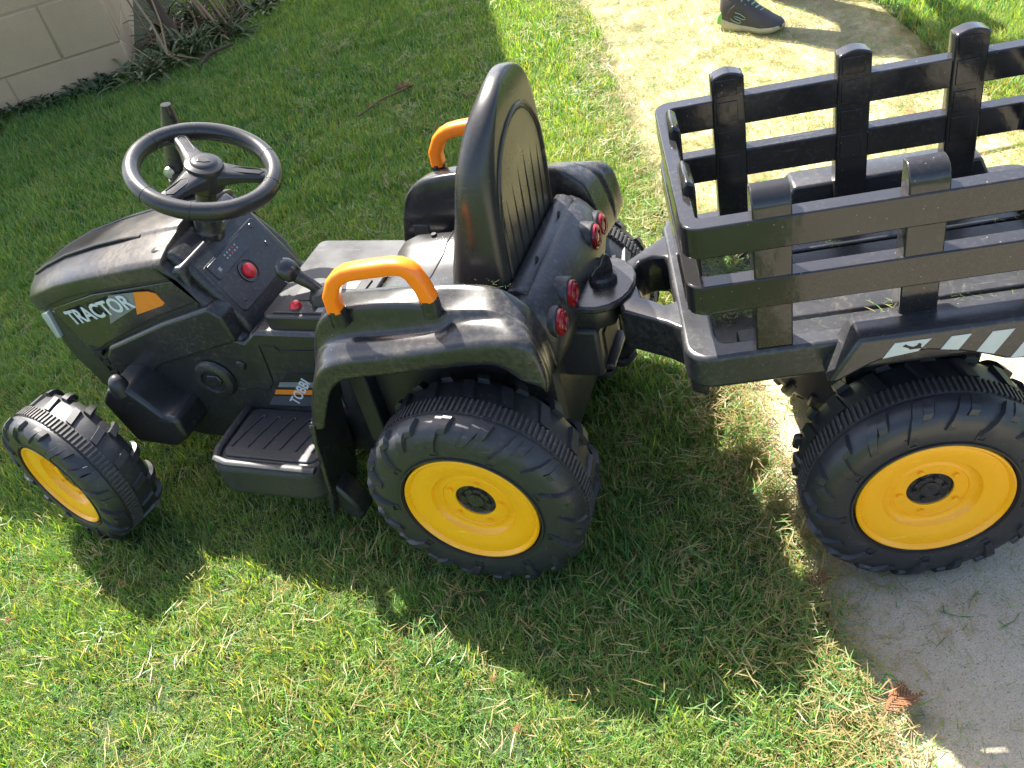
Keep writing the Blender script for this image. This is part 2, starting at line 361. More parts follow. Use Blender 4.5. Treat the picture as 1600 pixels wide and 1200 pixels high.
def scatter(name, protos, pts, rots, scl, idx, label_kind='stuff', extra=None):
    """instances the prototype tufts on a cloud of points with a geometry-nodes tree"""
    col = bpy.data.collections.new(name + '_kit')
    for i, me in enumerate(protos):
        o = bpy.data.objects.new('%s_kit_%02d' % (name, i), me); col.objects.link(o)
    me = bpy.data.meshes.new(name); me.from_pydata([tuple(p) for p in pts], [], [])
    a = me.attributes.new('rot', 'FLOAT_VECTOR', 'POINT'); a.data.foreach_set('vector', np.asarray(rots, dtype=np.float32).ravel())
    a = me.attributes.new('scl', 'FLOAT', 'POINT'); a.data.foreach_set('value', np.asarray(scl, dtype=np.float32))
    a = me.attributes.new('pick', 'INT', 'POINT'); a.data.foreach_set('value', np.asarray(idx, dtype=np.int32))
    o = bpy.data.objects.new(name, me); COL.objects.link(o)
    ng = bpy.data.node_groups.new(name + '_scatter', 'GeometryNodeTree')
    ng.interface.new_socket('Geometry', in_out='INPUT', socket_type='NodeSocketGeometry'); ng.interface.new_socket('Geometry', in_out='OUTPUT', socket_type='NodeSocketGeometry')
    gi = ng.nodes.new('NodeGroupInput'); go = ng.nodes.new('NodeGroupOutput'); iop = ng.nodes.new('GeometryNodeInstanceOnPoints')
    ci = ng.nodes.new('GeometryNodeCollectionInfo'); ci.inputs[0].default_value = col; ci.inputs['Separate Children'].default_value = True; ci.inputs['Reset Children'].default_value = True
    def attr(n, t):
        x = ng.nodes.new('GeometryNodeInputNamedAttribute'); x.data_type = t; x.inputs[0].default_value = n; return [s for s in x.outputs if s.enabled and s.name == 'Attribute'][0]
    L = ng.links.new
    L(gi.outputs[0], iop.inputs['Points']); L(ci.outputs[0], iop.inputs['Instance']); iop.inputs['Pick Instance'].default_value = True
    L(attr('pick', 'INT'), iop.inputs['Instance Index']); L(attr('scl', 'FLOAT'), iop.inputs['Scale'])
    e2r = ng.nodes.new('FunctionNodeEulerToRotation'); L(attr('rot', 'FLOAT_VECTOR'), e2r.inputs[0]); L(e2r.outputs[0], iop.inputs['Rotation'])
    L(iop.outputs[0], go.inputs[0])
    md = o.modifiers.new('scatter', 'NODES'); md.node_group = ng
    tag(o, kind='stuff'); return o
def gz(x, y): return .028 + .006 * noise.noise(Vector((x * 2.1, y * 2.1, 3)))
def build_grass():
    near = [tuft_mesh('tuft', 30, .024, .016, .042, .0019, .04, .75) for _ in range(7)] + [tuft_mesh('tuft', 28, .024, .014, .036, .0018, .42, 1.05, wild=1.0) for _ in range(3)]
    far = [tuft_mesh('tuft', 32, .034, .020, .042, .0031, .015, .6, seg=2) for _ in range(5)] + [tuft_mesh('tuft', 30, .034, .018, .038, .003, .22, .95, seg=2) for _ in range(2)]
    pts = []; rot = []; scl = []; idx = []
    def put(x, y, z, s, i, tilt=.18):
        pts.append((x, y, z)); rot.append((rng.normal(0, tilt), rng.normal(0, tilt), rng.uniform(0, 6.28))); scl.append(s); idx.append(i)
    def inview(x, y, mrg=.5):
        # generous wedge around what the camera can see, so a step to the side still finds grass
        return -.62 * y - .85 - mrg < x < .62 * y + .6 + mrg
    def dry_here(x, y):
        n = noise.noise(Vector((x * 1.7 + 5, y * 1.7, 0)))
        e = min(abs(x - path_x(y)), abs(x - path_x(y) - PW)); return .09 + .42 * max(0, n) + (.75 if y < 1.3 else .5) * math.exp(-e / (.1 if y < 1.3 else .12)) + (.2 if y < 1.15 else 0)
    for _ in range(58000):      # near lawn
        x, y = rng.uniform(-2.3, 2.3), rng.uniform(.05, 2.3)
        if not inview(x, y) or not lawn_mask(x, y): continue
        dr = dry_here(x, y); i = rng.integers(7, 10) if rng.uniform() < dr else rng.integers(0, 7)
        s = rng.uniform(.7, 1.2) * (1 + .35 * noise.noise(Vector((x * 4, y * 4, 9))))
        put(x, y, gz(x, y), s, i)
    npn = len(pts); o1 = scatter('near_lawn_grass', near, pts, rot, scl, idx)
    pts2 = pts; pts = []; rot = []; scl = []; idx = []
    def put(x, y, z, s, i, tilt=.18):
        pts.append((x, y, z)); rot.append((rng.normal(0, tilt), rng.normal(0, tilt), rng.uniform(0, 6.28))); scl.append(s); idx.append(i)
    for _ in range(76000):
        y = rng.uniform(2.2, 8) if rng.uniform() < .5 else rng.uniform(2.2, 4.6); x = rng.uniform(-4.2, 5)
        if not inview(x, y, .6) or not lawn_mask(x, y): continue
        if -2.6 < x < -1.05 and y > 3.70: continue
        dr = dry_here(x, y) * .8; i = rng.integers(5, 7) if rng.uniform() < dr else rng.integers(0, 5)
        put(x, y, gz(x, y), rng.uniform(.7, 1.15) * (1 + .3 * noise.noise(Vector((x * 3, y * 3, 9)))), i)
    scatter('far_lawn_grass', far, pts, rot, scl, idx)
    # mown clippings lying on lawn edge and path
    clip = [tuft_mesh('clipping', 12, .03, .012, .034, .0014, dp, 0, flat=True) for dp in (.25, .5, .7, .9)] + [tuft_mesh('crumb', 9, .05, .004, .016, .0022, .3, 0, flat=True, seg=1) for _ in range(3)]
    pts.clear(); rot.clear(); scl.clear(); idx.clear()
    P2 = []; R2 = []; S2 = []; I2 = []
    for _ in range(20000):
        y = rng.uniform(.3, 4.8); l = path_x(y); u = rng.uniform(0, 1)
        x = l + PW * u; edge = min(u, 1 - u) * PW
        dens = math.exp(-edge / (.035 if y < 1.3 else .22)) + (.75 if y > 1.5 else .4 + .4 * max(0, (y - .9) / .6)) + .05
        if rng.uniform() > dens * (.9 if y > 1.4 else .55): continue
        if not inview(x, y): continue
        big = rng.uniform() < (.75 if (y > 1.5 or edge < .05) else .12)
        P2.append((x, y, .001)); R2.append((0, 0, rng.uniform(0, 6.28))); S2.append(rng.uniform(.55, 1.1) * (1 if big else 1.5)); I2.append(rng.integers(0, 4) if big else rng.integers(4, 7))
    for _ in range(2600):       # a little thatch over the mown lawn and a thick band along its edge
        y = rng.uniform(.3, 3.6); x = path_x(y) - abs(rng.normal(0, .05 if rng.uniform() < .4 else .9)) + .015
        if not inview(x, y): continue
        P2.append((x, y, gz(x, y) + rng.uniform(.012, .03) * (1 if x < path_x(y) - .02 else 0))); R2.append((rng.normal(0, .25), rng.normal(0, .25), rng.uniform(0, 6.28))); S2.append(rng.uniform(.7, 1.3)); I2.append(rng.integers(0, 4))
    scatter('mown_clippings', clip, P2, R2, S2, I2)
    return clip
CLIP = build_grass()

# ------------------------------------------------------------ block-built garden building whose gable roof shades the lawn
def build_house():
    ang = R_(10); root = thing('block_building', 'tan concrete block building with a corner at the lawn edge', 'building', (-1.10, 3.72, 0), ang)
    m, nt, p = mat('wall_block'); c = coord(nt); gm = N(nt, 'ShaderNodeObjectInfo')
    n1 = noise_n(nt, 4, 5, .65, N(nt, 'ShaderNodeNewGeometry').outputs['Position']); n2 = noise_n(nt, 170, 3, .6, c)
    a = ramp(nt, n1.outputs[0], [(.3, (.42, .28, .145)), (.55, (.52, .35, .19)), (.75, (.6, .42, .25))])
    b = mixc(nt, n2.outputs[0], a.outputs[0], (.38, .27, .16)); nt.links.new(b, p.inputs['Base Color']); p.inputs['Roughness'].default_value = .92; bump(nt, p, n2.outputs[0], .5, .003)
    M['block'] = m; M['mortar'] = plain('mortar', (.42, .3, .18), .95); M['roof'] = plain('roof_felt', (.09, .085, .08), .9); M['fascia'] = plain('fascia_timber', (.25, .2, .15), .7)
    # local frame: x to the right along the front (wall runs towards -x), y into the building, corner at the origin
    W = 1.32; D = 3.15
    core = [(-W, 0), (-.008, 0), (-.008, 3.05), (-.45, 3.40), (-W, 2.8)]
    mb = MB().prism([(x - .0 if x < -.1 else -.0035, max(z, -.05)) for x, z in core], 'y', .0035, D); obj('wall', mb, 'mortar', root, off=(0, 0, 0))
    bw, bh, g = .44, .2, .0055
    base = MB().prism([(0, 0), (bw - g, 0), (bw - g, bh - g), (0, bh - g)], 'y', 0, .07)
    half = MB().prism([(0, 0), (bw / 2 - g, 0), (bw / 2 - g, bh - g), (0, bh - g)], 'y', 0, .07)
    side = MB().box(-.07, 0, 0, bw - g, 0, bh - g)
    me = base.mesh('block', 'block'); mh = half.mesh('block', 'block'); ms = side.mesh('block', 'block')
    def blk(mesh, loc, rx=0):
        o = bpy.data.objects.new('block', mesh); COL.objects.link(o); o.parent = root; o.location = loc
        k = o.modifiers.new('bevel', 'BEVEL'); k.width = .004; k.segments = 1
    z = -.06 + .02; r = 0
    while z < 2.75:
        x = -bw if r % 2 == 0 else -bw / 2
        if r % 2: blk(mh, (x + g, random.uniform(-.002, .002), z)); x -= bw
        while x > -W - .01:
            blk(me, (x + g, random.uniform(-.002, .002), z)); x -= bw
        if r % 2: blk(mh, (x + bw / 2 + g, 0, z))
        y = .075 if r % 2 else .075
        for k in range(7): blk(ms, (random.uniform(0, .002), y + k * bw, z))
        z += bh; r += 1
    # unseen gable roof, shaped to cast the lawn's shade; world-space numbers turned into the root frame
    inv = root.matrix_basis.inverted() if False else (Matrix.Translation((-1.10, 3.72, 0)) @ Matrix.Rotation(ang, 4, 'Z')).inverted()
    ex, ez, rx_, rz_, yf, yb = -.712, 2.924, -1.563, 3.566, 3.55, 7.0
    def q(x, y, z): return tuple(inv @ Vector((x + .047 * (y - yf), y, z)))
    for n, (x0, z0) in enumerate(((ex, ez), (2 * rx_ - ex, ez))):
        t = .06
        A = [q(x0, yf, z0), q(rx_, yf, rz_), q(rx_, yf, rz_ - t), q(x0, yf, z0 - t)]; B = [q(x0, yb, z0), q(rx_, yb, rz_), q(rx_, yb, rz_ - t), q(x0, yb, z0 - t)]
        obj('roof', MB().loft([A, B], smooth=False), 'roof', root, off=(0, 0, 0))
build_house()

# ------------------------------------------------------------ ride-on tractor
TF = (-.09600863557704217, .8589528509877569, -.4715285973963387)
YC = .27
def half_w(X): return float(np.interp(X, [-.87, -.80, -.72, -.6, -.4], [.045, .078, .092, .103, .108]))
OFF = (-.3, YC, .04)
TR = thing('ride_on_tractor', 'black plastic toy ride-on tractor with yellow wheels and orange side handles', 'toy tractor', local(OFF, TF), TF[2])

def wheel_parts(root_parent, c, Rr, rr, wd, mtx, lugs=18, yaw=0, steer=0, name='wheel', off=OFF, root_off=True):
    """one toy wheel: local axis y, outer face at y=0, inner side towards +y. Returns the wheel part (its tyre)"""
    s = Rr / .155; k = wd / .112
    pr = [(rr + .0005, .006), (rr + .004, -.001), (rr + .012 * s, -.004), (.130 * s, -.004), (.1415 * s, 0), (.1475 * s, .0065 * k), (.1505 * s, .016 * k), (.1535 * s, .0235 * k), (.1535 * s, .0262 * k), (.1508 * s, .028 * k), (.1508 * s, .074 * k), (.1495 * s, .088 * k), (.146 * s, .1 * k), (.139 * s, .108 * k), (.12 * s, .112 * k), (.06 * s, .112 * k), (.03 * s, .106 * k)]
    mb = MB().lathe(pr, 96)
    def prof(t):    # point along the sidewall->tread profile, 0 inner sidewall .. 1 mid tread
        P = [(rr + .014 * s, -.004), (.121 * s, -.0045), (.132 * s, -.0035), (.1415 * s, 0), (.1475 * s, .0065 * k), (.1508 * s, .022 * k)]
        x = t * (len(P) - 1); i = min(int(x), len(P) - 2); u = x - i
        a, b = P[i], P[i + 1]; d = Vector((b[0] - a[0], b[1] - a[1])).normalized(); nrm = Vector((-d[1], d[0])); nrm = nrm if nrm.dot(Vector((.12 * s, .056 * k)) - Vector(a)) < 0 else -nrm
        return Vector((a[0] + (b[0] - a[0]) * u, a[1] + (b[1] - a[1]) * u)), nrm
    def lug(a0, t0, t1, w0, w1, hgt, slant, mirror=False):
        n = 9; rings = []
        for i in range(n):
            t = t0 + (t1 - t0) * i / (n - 1); p, nr = prof(t); u = i / (n - 1)
            w = w0 + (w1 - w0) * u; a = a0 + slant * u; hh = hgt * 1.45 * min(1, .5 + u * 1.2)
            top = p + nr * hh; bot = p - nr * .001; ring = []
            for (q, wf) in ((bot, .5), (top, .38), (top, -.38), (bot, -.5)):
                da = w * wf / max(q[0], .05); y = q[1] if not mirror else wd - q[1] - 0
                ring.append((q[0] * math.cos(a + da), y, q[0] * math.sin(a + da)))
            rings.append(ring)
        mb.loft(rings, smooth=False)
    def cross(a):     # chunky cleat on the inboard half of the tread
        ring = []
        for y, sl in ((.058 * k, 0.), (.075 * k, .03), (.09 * k, .06)):
            ring.append([(r_ * math.cos(a + sl + da), y, r_ * math.sin(a + sl + da)) for r_, da in ((.149 * s, -.06), (.1555 * s, -.045), (.1555 * s, .045), (.149 * s, .06))])
        mb.loft(ring, smooth=False)
    for i in range(lugs):
        a = 2 * math.pi * i / lugs
        lug(a, .12 if i % 2 == 0 else .3, .98, .012 * s, .019 * s, .0042 * s, -.16)
        lug(a + math.pi / lugs, .62, .98, .013 * s, .017 * s, .005 * s, -.05)
        lug(a + .1, .3, .98, .013 * s, .019 * s, .0045 * s, -.12, True); cross(a + .05)
    for i in range(lugs):   # framed pads at the inner ends of the long lugs
        a = 2 * math.pi * i / lugs; r0, r1 = rr + .013 * s, rr + .029 * s
        for da0, da1, ra, rb in ((-.055, -.04, r0, r1), (.04, .055, r0, r1), (-.055, .055, r0, r0 + .0018)):
            if i % 2: continue
            v = [(ra * math.cos(a + da0), ra * math.sin(a + da0)), (rb * math.cos(a + da0 * .9), rb * math.sin(a + da0 * .9)), (rb * math.cos(a + da1 * .9), rb * math.sin(a + da1 * .9)), (ra * math.cos(a + da1), ra * math.sin(a + da1))]
            mb.prism(v, 'y', -.0052, -.002)
    # raised rings round the bead
    mb.lathe([(rr + .0045, -.002), (rr + .005, -.005), (rr + .007, -.005), (rr + .0075, -.002)], 72)
    T = Matrix.Translation(c) @ mtx
    ty = obj('tyre', mb.xf(T), 'tyre', root_parent, off=off, ang=32)
    # knurled band round the middle of the tread
    mb = MB().lathe([(.1495 * s, .029 * k), (.153 * s, .030 * k), (.153 * s, .055 * k), (.1495 * s, .056 * k)], 96)
    nr = 130 if Rr > .14 else 104
    for i in range(nr):
        a = 2 * math.pi * i / nr; da = .32 * math.pi / nr * 1.6; r0, r1 = .152 * s, .1562 * s
        v = [(r0 * math.cos(a - da), r0 * math.sin(a - da)), (r1 * math.cos(a - da * .8), r1 * math.sin(a - da * .8)), (r1 * math.cos(a + da * .8), r1 * math.sin(a + da * .8)), (r0 * math.cos(a + da), r0 * math.sin(a + da))]
        mb.prism(v, 'y', .0305 * k, .0545 * k)
    b = obj('tread_band', mb.xf(T), 'band', ty, off=off)
    # yellow rim
    q = rr / .095
    pr = [(.0960 * q, .004), (.0955 * q, -.002), (.093 * q, -.003), (.0895 * q, .0005), (.0885 * q, .0022), (.087 * q, .0016), (.072 * q, .0045), (.0605 * q, .0078), (.058 * q, .0135), (.0535 * q, .0165), (.049 * q, .0155), (.0465 * q, .0148), (.0455 * q, .0165), (.0315 * q, .0165), (.0290 * q, .0172), (.0284 * q, .03)]
    rim = obj('rim', MB().lathe(pr, 80).xf(T), 'yellow', ty, off=off, ang=50)
    for i in range(5):
        a = R_(72 * i + 20); nb = MB(); cx, cz = .0375 * q * math.cos(a), .0375 * q * math.sin(a)
        nb.lathe([(.0001, .0125), (.0034 * q, .0125), (.0036 * q, .0132), (.0036 * q, .016), (.0054 * q, .0163), (.0056 * q, .0185)], 12, c=(cx, 0, cz)); obj('nut', nb.xf(T), 'yellow', rim, off=off)
    hb = MB().lathe([(.0001, .0165), (.012 * q, .0165), (.0125 * q, .019), (.019 * q, .0195), (.0195 * q, .0215), (.0268 * q, .0215), (.0284 * q, .0195)], 32)
    for i in range(6):
        a = R_(60 * i); hb.lathe([(.0001, .0165), (.0035 * q, .0165), (.004 * q, .022)], 10, c=(.0185 * q * math.cos(a), 0, .0185 * q * math.sin(a)))
    obj('hub_cap', hb.xf(T), 'gloss', ty, off=off)
    return ty
I4 = Matrix.Identity(4)
FL = Matrix.Rotation(math.pi, 4, 'Z')
wheel_parts(TR, (0, 0, .1981), .155, .095, .112, Matrix.Rotation(.3, 4, 'Y'))
wheel_parts(TR, (0, 2 * YC, .1981), .155, .095, .112, FL)
stR = Matrix.Rotation(-.2558, 4, 'Z')
wheel_parts(TR, (-.729, -.016, .17), .13, .082, .092, stR @ Matrix.Rotation(.5, 4, 'Y'), lugs=16)
wheel_parts(TR, (-.729, 2 * YC + .01, .17), .13, .082, .092, stR @ FL, lugs=16)

# hood ---------------------------------------------------------
def hood():
    xs = [-.868, -.85, -.80, -.74, -.66, -.58, -.52, -.482]
    ridge = {-.868: .372, -.85: .384, -.80: .407, -.74: .43, -.66: .451, -.58: .468, -.52: .479, -.482: .4845}
    low = {-.868: .338, -.85: .343, -.80: .372, -.74: .396, -.66: .419, -.58: .435, -.52: .445, -.482: .451}
    rings = []
    for x in xs:
        h = half_w(x); r, l = ridge[x], low[x]; top = r + .011; c = r + .018
        R1 = [(-h + .002, l), (-h - .001, r - .006), (-h + .006, r + .001), (-h * .72, top - .002), (-h * .42, c - .003), (-h * .36, c + .002), (0, c + .004)]
        pts = R1 + [(-a, z) for a, z in R1[-2::-1]]
        pts = pts + [(h - .008, l), (h - .012, r - .008), (0, c - .012), (-h + .012, r - .008), (-h + .008, l)]
        rings.append([(x, YC + a, z) for a, z in pts])
    return obj('hood', MB().loft(rings), 'hood', TR, bev=.003, ang=40, blim=25)
HD = hood()
for s in (-1, 1):   # raised seams running back over the hood
    path = [(x, YC + s * (half_w(x) * .4), z) for x, z in ((-.85, .402), (-.80, .426), (-.74, .449), (-.66, .4705), (-.60, .483), (-.56, .488))]
    obj('hood_seam', MB().tube(path, .003, 8, ry=.0025), 'hood', HD)
def surf(off): return lambda q: YC - half_w(q[0]) - off
def side_plate(name, poly, o0, o1, m, parent=TR, bev=.0, both=True, seg=2):
    out = []
    mb = MB().prism(poly, 'y', surf(o1), surf(o0)); out.append(obj(name, mb, m, parent, bev=bev, seg=seg))
    if both: out.append(obj(name, MB().prism(poly, 'y', surf(o1), surf(o0)).mirror(YC), m, parent, bev=bev, seg=seg))
    return out
# nose core under the hood
rings = []
for x, zt, zb, k in ((-.862, .36, .262, .85), (-.83, .372, .235, .9), (-.79, .39, .2, .9), (-.74, .41, .19, .9), (-.66, .44, .18, .9), (-.55, .455, .175, .92), (-.455, .47, .17, .95)):
    h = half_w(x) * k
    rings.append([(x, YC - h, zb), (x, YC - h, zt), (x, YC + h, zt), (x, YC + h, zb)])
CORE = obj('nose_body', MB().loft(rings, smooth=False), 'satin', TR, bev=.006)
decal = [(-.793, .368), (-.663, .413), (-.488, .446), (-.469, .444), (-.45, .412), (-.568, .37), (-.699, .308), (-.719, .297), (-.759, .294)]
SP = side_plate('side_panel', decal, -.012, -.004, 'gloss', bev=.002)
ca_, sa_ = math.cos(math.atan2(.058, .185)), math.sin(math.atan2(.058, .185))
for sgn, par in zip((1, -1), SP):
    for nm, poly, mt, o1 in (('grey_decal', [(-.627, .414), (-.568, .424), (-.582, .394), (-.66, .355)], 'grey', -.0034),
                             ('orange_decal', [(-.568, .424), (-.539, .4265), (-.525, .423), (-.517, .406), (-.524, .401), (-.586, .3805)], 'oprint', -.0032)):
        mb = MB().prism(poly, 'y', surf(o1), surf(-.005)); mb = mb if sgn == 1 else mb.mirror(YC); obj(nm, mb, mt, par)
    me = text_mesh('TRACTOR', .0375, 'white', bold=.026)
    for v in me.vertices:      # wrap the print onto the curved panel
        u, w, d = v.co.x * 1.03 - .12 * v.co.y, v.co.y, v.co.z
        if sgn == 1: X, Z = -.752 + u * ca_ - w * sa_, .3425 + u * sa_ + w * ca_
        else: X, Z = -.575 - u * ca_ + w * sa_, .398 - u * sa_ + w * ca_
        y = surf(-.0030)((X, 0)) - d
        v.co = (X - OFF[0], (y if sgn == 1 else 2 * YC - y) - OFF[1], Z - OFF[2])
    o = bpy.data.objects.new('lettering', me); COL.objects.link(o); o.parent = par
HL = side_plate('headlight', [(-.862, .334), (-.815, .357), (-.828, .296), (-.858, .282)], -.02, .001, 'lamp', bev=.002)
side_plate('grille', [(-.812, .356), (-.79, .362), (-.752, .292), (-.745, .262), (-.728, .222), (-.775, .192), (-.79, .2), (-.826, .285)], -.02, -.006, 'satin', bev=.003)
for i in range(3):
    side_plate('grille_slot', [(-.745 + i * .008, .285 - i * .02), (-.722 + i * .006, .29 - i * .02), (-.722 + i * .006, .282 - i * .02), (-.745 + i * .008, .276 - i * .02)], -.009, .0, 'hole')
eng = [(-.685, .311), (-.535, .374), (-.43, .409), (-.412, .392), (-.405, .345), (-.585, .284), (-.61, .267), (-.689, .244), (-.706, .264), (-.702, .29)]
side_plate('engine_panel', eng, -.03, .008, 'satin', bev=.006, seg=3, both=False)
# main body tub
def body():
    rings = []
    for x, zt, zb, h in ((-.72, .27, .16, .085), (-.66, .3, .13, .1), (-.58, .33, .12, .106), (-.46, .36, .12, .108), (-.40, .34, .12, .109), (-.372, .362, .12, .11), (-.25, .362, .12, .11), (-.2, .37, .12, .112), (.05, .36, .13, .114), (.09, .34, .15, .112)):
        rings.append([(x, YC - h, zb), (x, YC - h, zt), (x, YC + h, zt), (x, YC + h, zb)])
    return obj('body', MB().loft(rings, smooth=False), 'satin', TR, bev=.006)
BD = body()
# raised rib outlining the engine badge, badge ring
for s in (-1, 1):
    y = YC - .1105 if s < 0 else YC + .1105
    def ms(mb): return mb if s < 0 else mb.mirror(YC)
    b = obj('badge', ms(MB().lathe([(.0001, -.004), (.02, -.0035), (.022, -.009), (.026, -.0095), (.034, -.006), (.037, 0)], 40, c=(-.487, YC - .1105, .262))), 'satin', BD)
    obj('badge_emblem', ms(MB().prism([(-.503, .262), (-.497, .274), (-.477, .274), (-.471, .262), (-.48, .25), (-.494, .25)], 'y', YC - .1175, YC - .112)), 'gloss', b, bev=.002)
    obj('bolt_cap', ms(MB().lathe([(.0001, -.004), (.007, -.0035), (.009, 0)], 20, c=(-.424, YC - .1105, .294))), 'satin', BD)
    ln = [(-.372, YC - .1105, .337), (-.374, YC - .1105, .30), (-.378, YC - .1105, .262), (-.39, YC - .1105, .248), (-.44, YC - .1095, .24)]
    obj('panel_seam', ms(MB().tube(ln, .0011, 6)), 'hole', BD)
    ln = [(-.372, YC - .1105, .337), (-.345, YC - .1105, .335), (-.338, YC - .1105, .327), (-.255, YC - .1125, .331)]
    obj('panel_seam', ms(MB().tube(ln, .0011, 6)), 'hole', BD)
    # striped sticker with the maker's name
    x1 = -.262
    st = obj('sticker', ms(MB().prism([(-.409, .211), (-.36, .268), (-.345, .281), (-.335, .284), (x1, .286), (x1, .215)], 'y', YC - .1115, YC - .109)), 'hole', BD)
    for nm, poly, mt in (('grey_stripe', [(-.406, .213), (-.389, .233), (x1, .241), (x1, .219)], 'dgrey'), ('orange_stripe', [(-.385, .2375), (-.378, .2475), (x1, .254), (x1, .2435)], 'oprint'),
                         ('grey_stripe', [(-.372, .2535), (-.364, .264), (x1, .27), (x1, .259)], 'grey')):
        obj(nm, ms(MB().prism(poly, 'y', YC - .1119, YC - .111)), mt, st)
    me = text_mesh('TOBBI', .023, 'white'); o = bpy.data.objects.new('lettering', me); COL.objects.link(o); o.parent = st
    if s < 0: o.matrix_local = Matrix.Translation((-.349 - OFF[0], YC - .1124 - OFF[1], .2165 - OFF[2])) @ Matrix.Rotation(R_(-50), 4, 'Y') @ Matrix.Rotation(R_(90), 4, 'X')
    else: o.matrix_local = Matrix.Translation((-.32 - OFF[0], YC + .1124 - OFF[1], .27 - OFF[2])) @ Matrix.Rotation(R_(180), 4, 'Z') @ Matrix.Rotation(R_(50), 4, 'Y') @ Matrix.Rotation(R_(90), 4, 'X')
    # front axle arm and king pin
    arm = [(-.685, .25), (-.66, .278), (-.617, .283), (-.60, .26), (-.575, .225), (-.548, .222), (-.545, .18), (-.58, .155), (-.66, .16)]
    A = obj('axle_arm', ms(MB().prism(arm, 'y', .1, YC - .08)), 'satin', TR, bev=.008, seg=3)
    obj('king_pin', ms(MB().lathe([(.0001, .036), (.005, .035), (.010, .031), (.0135, .025), (.0155, .015), (.016, 0)], 20, 'z', c=(-.634, .108, .268))), 'matte', A)
    # running board step
    plan = rrect(-.457, -.262, .032, .165, .03)
    S = obj('step', ms(MB().prism(plan, 'z', .135, .2)), 'matte', TR, bev=.012, seg=4)
    inner = rrect(-.44, -.27, .052, .16, .016)
    obj('step_pad', ms(MB().prism(inner, 'z', .195, .203)), 'matte', S, bev=.002)
    rim = MB().tube([(-.262, .038, .203), (-.42, .038, .203), (-.443, .045, .203), (-.451, .065, .203), (-.451, .165, .203)], .007, 10, ry=.0045); obj('step_rim', ms(rim), 'matte', S)
    for i in range(6):
        x = -.43 + i * .029
        obj('tread_ridge', ms(MB().tube([(x, .072, .2035), (x + .006, .1, .2035), (x + .0165, .138, .2035), (x + .02, .142, .2035), (x + .024, .14, .2035)], .0018, 6)), 'satin', S)
    # low skid behind the step
    obj('mud_guard', ms(MB().prism([(-.30, .145), (-.262, .15), (-.238, .105), (-.232, .075), (-.25, .07), (-.29, .11)], 'y', .06, .1)), 'satin', TR, bev=.006)

# fenders ------------------------------------------------------
def fender(ms):
    st = [  # inner top, platform edge, valley, ridge, bottom edge as (x, z)
        ((-.240, .275), (-.241, .275), (-.243, .275), (-.249, .272), (-.224, .276)),
        ((-.236, .300), (-.237, .300), (-.238, .298), (-.241, .296), (-.213, .303)),
        ((-.226, .36), (-.228, .36), (-.226, .352), (-.222, .345), (-.197, .335)),
        ((-.214, .405), (-.214, .403), (-.213, .382), (-.209, .372), (-.186, .354)),
        ((-.203, .435), (-.202, .432), (-.197, .404), (-.193, .392), (-.172, .367)),
        ((-.188, .455), (-.184, .452), (-.176, .417), (-.170, .405), (-.154, .376)),
        ((-.165, .466), (-.160, .463), (-.150, .424), (-.142, .413), (-.13, .380)),
        ((-.135, .472), (-.132, .470), (-.120, .428), (-.110, .417), (-.105, .384)),
        ((-.06, .479), (-.06, .476), (-.052, .436), (-.049, .428), (-.052, .393)),
        ((-.02, .481), (-.03, .474), (-.012, .442), (-.01, .435), (-.012, .402)),
        ((-.01, .4815), (-.01, .464), (.0, .447), (.0, .438), (-.0, .404)),
        ((.03, .482), (.01, .468), (.012, .455), (.02, .443), (.03, .409)),
        ((.052, .480), (.05, .471), (.056, .46), (.06, .449), (.058, .413)),
        ((.066, .474), (.07, .468), (.08, .461), (.09, .452), (.07, .409)),
        ((.082, .461), (.089, .457), (.096, .454), (.104, .449), (.081, .401)),
        ((.092, .452), (.098, .449), (.106, .446), (.114, .442), (.09, .392)),
        ((.096, .445), (.102, .443), (.110, .440), (.118, .436), (.093, .389)),
        ((.103, .425), (.109, .424), (.116, .423), (.122, .422), (.098, .386)),
        ((.112, .39), (.118, .391), (.123, .393), (.127, .394), (.108, .384)),
        ((.112, .352), (.118, .357), (.122, .362), (.126, .37), (.118, .385))]
    YI, YP, YV, YR, YB = .130, .095, .082, .058, .05
    rings = []
    for I, P, V, Rr, B in st:
        L_ = lambda a, b, t: (a[0] + (b[0] - a[0]) * t, a[1] + (b[1] - a[1]) * t)
        def at(p, y, dz=0): return (p[0], y, p[1] + dz)
        rings.append([(I[0], .134, min(I[1] - .01, .34)), at(I, YI, -.007), at(I, YI - .003, -.0018), at(I, YI - .009, 0), at(L_(I, P, .5), .11), at(P, YP), at(P, YP - .004, -.0015), at(L_(P, V, .15), YP - .0065), at(L_(P, V, .8), YV + .003, 0), at(V, YV - .001), at(V, YV - .005, -.0005), at(L_(V, Rr, .5), .069, .0015), at(Rr, YR + .003, .0015), at(Rr, YR - .005, -.0015), at(L_(Rr, B, .25), YB - .0005, .001), at(L_(Rr, B, .9), YB), at(B, YB + .004, -.001)])
    return obj('fender', ms(MB().loft(rings, closed=False, cap=False)), 'gloss', TR, solid=.004, sub=1, ang=80)
